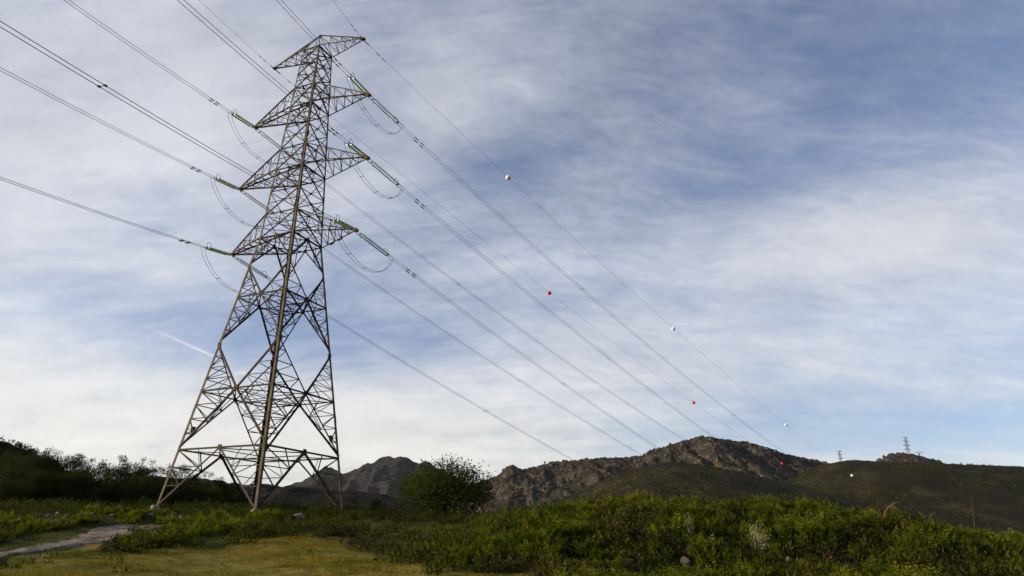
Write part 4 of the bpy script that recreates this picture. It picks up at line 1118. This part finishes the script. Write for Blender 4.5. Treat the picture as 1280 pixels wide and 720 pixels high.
def rock_temp(r):
    u_ = unit(r.normal(0, 1, (8, 3))); c_ = r.uniform(.55, .9, 8); Q = []
    n1, n2 = 7, 5; th = np.linspace(0, 2 * np.pi, n1 + 1); ph = np.linspace(0.05, np.pi * .62, n2)
    def pt_(f_, t): 
        d = np.array([np.sin(f_) * np.cos(t), np.sin(f_) * np.sin(t), np.cos(f_)]); return d * min([1.] + [c / max(d @ q_, 1e-3) for q_, c in zip(u_, c_)])
    for a in range(n2 - 1):
        for b in range(n1): Q.append([pt_(ph[a], th[b]), pt_(ph[a + 1], th[b]), pt_(ph[a + 1], th[b + 1]), pt_(ph[a], th[b + 1])])
    return np.array(Q), np.full(len(Q), .5)
tr_ = [rock_temp(r_) for _ in range(8)]
pts = on_hill(mount_z, 15000, r_, 25)
den_ = fbm(pts[:, 0] / 40, pts[:, 1] / 60, 4, 93); pts = pts[r_.uniform(0, 1, len(pts)) < np.clip(.5 + 1.6 * den_, .05, 1)]
V, T = scatter(tr_, pts - np.array([0, 0, .6]), r_.uniform(.8, 1, len(pts)) * r_.pareto(2.2, len(pts)).clip(0, 2.0) * 1.3 + .8, r_.normal(0, .30, len(pts)), r_, r_.uniform(.6, 1.1, len(pts)))
tag(quad_mesh('boulders', V, T, M['boulder']), 'grey granite boulders strewn over the rocky mountain', 'boulders', kind='stuff')
# --- single plants on the mound
def pick_m(px, py):
    p = pick(px, py); return p
def plant(name, px, py, wpx, hpx, mat, label, cat, n=700, lf=.06, seed=0, up=.6, stems=6, stemmat='bark'):
    r = np.random.default_rng(500 + seed); p = pick_m(px, py); d = np.linalg.norm(p[:2]); s = d / 880
    o = empty(name, tuple(p), label, cat)
    tv, tt = tuft_clump(r, n, wpx * s * .5, hpx * s, lf, up)
    quad_mesh('foliage', tv, tt, mat, o)
    m = MB()
    for i in range(stems):
        e_ = np.array([r.normal(0, wpx * s * .22), r.normal(0, wpx * s * .22), hpx * s * r.uniform(.5, .95)])
        m.tube([p + [0, 0, -.1], p + e_ * .5 + r.normal(0, .03, 3), p + e_], [.018, .012, .004], 5)
        m_o = m
    m.build('stem', M[stemmat], o)
    return o
plant('flowering_bush', 948, 686, 27, 27, M['blossom'], 'larger pale blossoming bush among the bracken on the mound', 'bush', 1300, .045, 1)
plant('flowering_bush', 862, 672, 12, 24, M['blossom'], 'smaller pale blossoming sprig left of the larger blossoming bush', 'bush', 380, .05, 2, 1.2, 4)
plant('dry_bush', 1104, 656, 38, 26, M['dry_leaf'], 'dry brown bush with bent bare branches on the crest of the mound', 'bush', 420, .07, 3, .8, 12, 'deadwood')
plant('dry_bush', 1197, 664, 28, 18, M['dry_leaf'], 'yellow brown dry bush on the right slope of the mound', 'bush', 420, .06, 4, .5, 6, 'deadwood')
plant('dry_bush', 1131, 668, 10, 17, M['dry_leaf'], 'small orange brown dead shrub below the dry bush with bent branches', 'bush', 180, .06, 5, 1.0, 4, 'deadwood')
def stick(name, pts, r0, label, cat, mat='deadwood', twigs=()):
    b = np.array(pts[0]); o = empty(name, tuple(b), label, cat)
    m = MB(); m.tube(pts, np.linspace(r0, r0 * .35, len(pts)), 6); m.build('stem', M[mat], o)
    for tw in twigs:
        m = MB(); m.tube(tw, np.linspace(r0 * .5, r0 * .15, len(tw)), 5); m.build('twig', M[mat], o)
    return o
def at(px, py, Y): return ray(px, py) / ray(px, py)[1] * Y
pb = pick(1103, 648); Yb = pb[1]
stick('dead_branch', [pb - UP * .1, at(1106, 640, Yb), at(1112, 633, Yb), at(1119, 628, Yb - .3)], .035, 'bent bare branch sticking up to the right out of the dry bush', 'branch', 'deadwood', [[at(1112, 633, Yb), at(1122, 636, Yb - .2), at(1128, 637, Yb)], [at(1119, 628, Yb - .3), at(1126, 626, Yb), at(1131, 621, Yb + .2)]])
pb = pick(1217, 662); Yb = pb[1]
stick('dead_sapling', [pb - UP * .1, at(1216, 640, Yb), at(1214, 617, Yb)], .014, 'slender upright reddish dead stem on the right slope of the mound', 'stem', 'bark_red', [[at(1216, 645, Yb), at(1219, 634, Yb)]])
pb = pick(1150, 655); Yb = pb[1]
stick('fallen_branch', [at(1149, 640, Yb), at(1155, 645, Yb), at(1161, 647, Yb), at(1166, 642, Yb)], .035, 'fallen yellowish branch lying on the crest right of the dry bush', 'branch', 'deadwood', [[at(1161, 647, Yb), at(1166, 645.5, Yb)]])

# --- stones
def stone(px, py, wpx, hpx, label, mat='rock', seed=0, group=None, sink=.25, name='stone'):
    r = np.random.default_rng(900 + seed); p = pick(px, py); s = np.linalg.norm(p[:2]) / 880
    n1, n2 = 12, 9
    th = np.linspace(0, 2 * np.pi, n1, endpoint=False); ph = np.linspace(.12, np.pi - .12, n2)
    q_ = r.normal(0, 1, (11, 3)); q_ = unit(q_); cut = r.uniform(.40, .80, 11)
    vs = []
    for f_ in ph:
        for t in th:
            d = np.array([np.sin(f_) * np.cos(t), np.sin(f_) * np.sin(t), np.cos(f_)])
            rr = min([1.0] + [c / max(d @ k_, 1e-3) for k_, c in zip(q_, cut)]) * (1 + r.normal(0, .025))
            vs.append(p + d * rr * np.array([wpx * s * .5, wpx * s * .45, hpx * s * .62]) + UP * hpx * s * (.5 - sink))
    fs = [(i * n1 + j, (i + 1) * n1 + j, (i + 1) * n1 + (j + 1) % n1, i * n1 + (j + 1) % n1) for i in range(n2 - 1) for j in range(n1)]
    fs += [tuple(range(n1)), tuple((n2 - 1) * n1 + j for j in range(n1))[::-1]]
    m = MB(); m.add(vs, fs); o = m.build(name, M[mat])
    me = o.data
    for v_ in me.vertices: v_.co -= Vector(p)
    o.location = p
    return tag(o, label, 'stone', group)
stone(856, 708, 17, 12, 'angular tan rock half hidden in the bracken at the bottom of the mound', 'rock', 1, sink=.1)
stone(986, 703, 8, 6, 'small pale stone in the bracken below the blossoming bush', 'rock', 2, sink=.1)
stone(600, 714, 3.6, 3.2, 'white stone on the meadow edge at the foot of the mound', 'pale_rock', 3)
stone(481, 714, 3.2, 2.8, 'white stone on the meadow left of the mound', 'pale_rock', 4)
stone(565, 714, 3.5, 3, 'small grey stone between the two white stones on the meadow', 'rock', 5)
stone(386, 711, 3, 2.6, 'tiny pale stone on the bare meadow, below the pylon', 'pale_rock', 6)
stone(283, 694, 2.8, 2, 'left of two close pale stones in the middle of the meadow', 'pale_rock', 7)
stone(290, 692, 2.8, 2.4, 'right of two close pale stones in the middle of the meadow', 'pale_rock', 8)
stone(276, 707, 4, 3.4, 'grey stone on the meadow below two pale stones', 'rock', 9)
stone(43, 717, 5, 2.6, 'flat grey stone on the meadow near the bottom left corner', 'rock', 10)
stone(212, 702, 3.5, 2.4, 'flat tiny stone on the meadow below the end of the track', 'rock', 11)
stone(375, 648, 19, 7, 'long low pale boulder in the scrub between the right pylon feet', 'rock', 12)
for i, (px, py, w, h) in enumerate(RUBBLE):
    stone(px, py, w * .75, h * .75, f'{ordn[i]} grey stone from the left in the rubble line before the wood', 'rock', 20 + i, 'rubble stones before the wood', 0)
# 'left one of two flat pale stones on the right slope', 'pale_rock', 40)
# 'right one of two flat pale stones on the right slope', 'pale_rock', 41)
# two lone shapes on the mountain ridge
for px, py, lab in ((829, 557.5, 'tiny lone tree on the ridge left of the mountain top'), (681, 576.5, 'tiny lone tree at the left end of the rocky ridge')):
    Y = 1310; d = at(px, py, Y); zb_ = mount_z(d[0], Y) - 1.5; H = max(d[2] - zb_, 5); o = empty('lone_tree', (d[0], Y, zb_), lab, 'tree')
    r = np.random.default_rng(int(px)); n = 260
    P = np.array([0, 0, H * .72]) + unit(r.normal(0, 1, (n, 3))) * r.uniform(.3, 1, (n, 1)) * np.array([2.2, 2.2, H * .26])
    quad_mesh('crown', leaves(P, unit(r.normal(0, 1, (n, 3))), r.normal(0, 1, (n, 3)), np.full(n, 1.0), np.full(n, .6)), r.uniform(.2, .6, n), M['wood_leaf'], o)
    m = MB(); m.tube([(d[0], Y, zb_ - 1), (d[0] + .2, Y, zb_ + H * .8)], [.35, .15], 6); m.build('trunk', M['bark'], o)
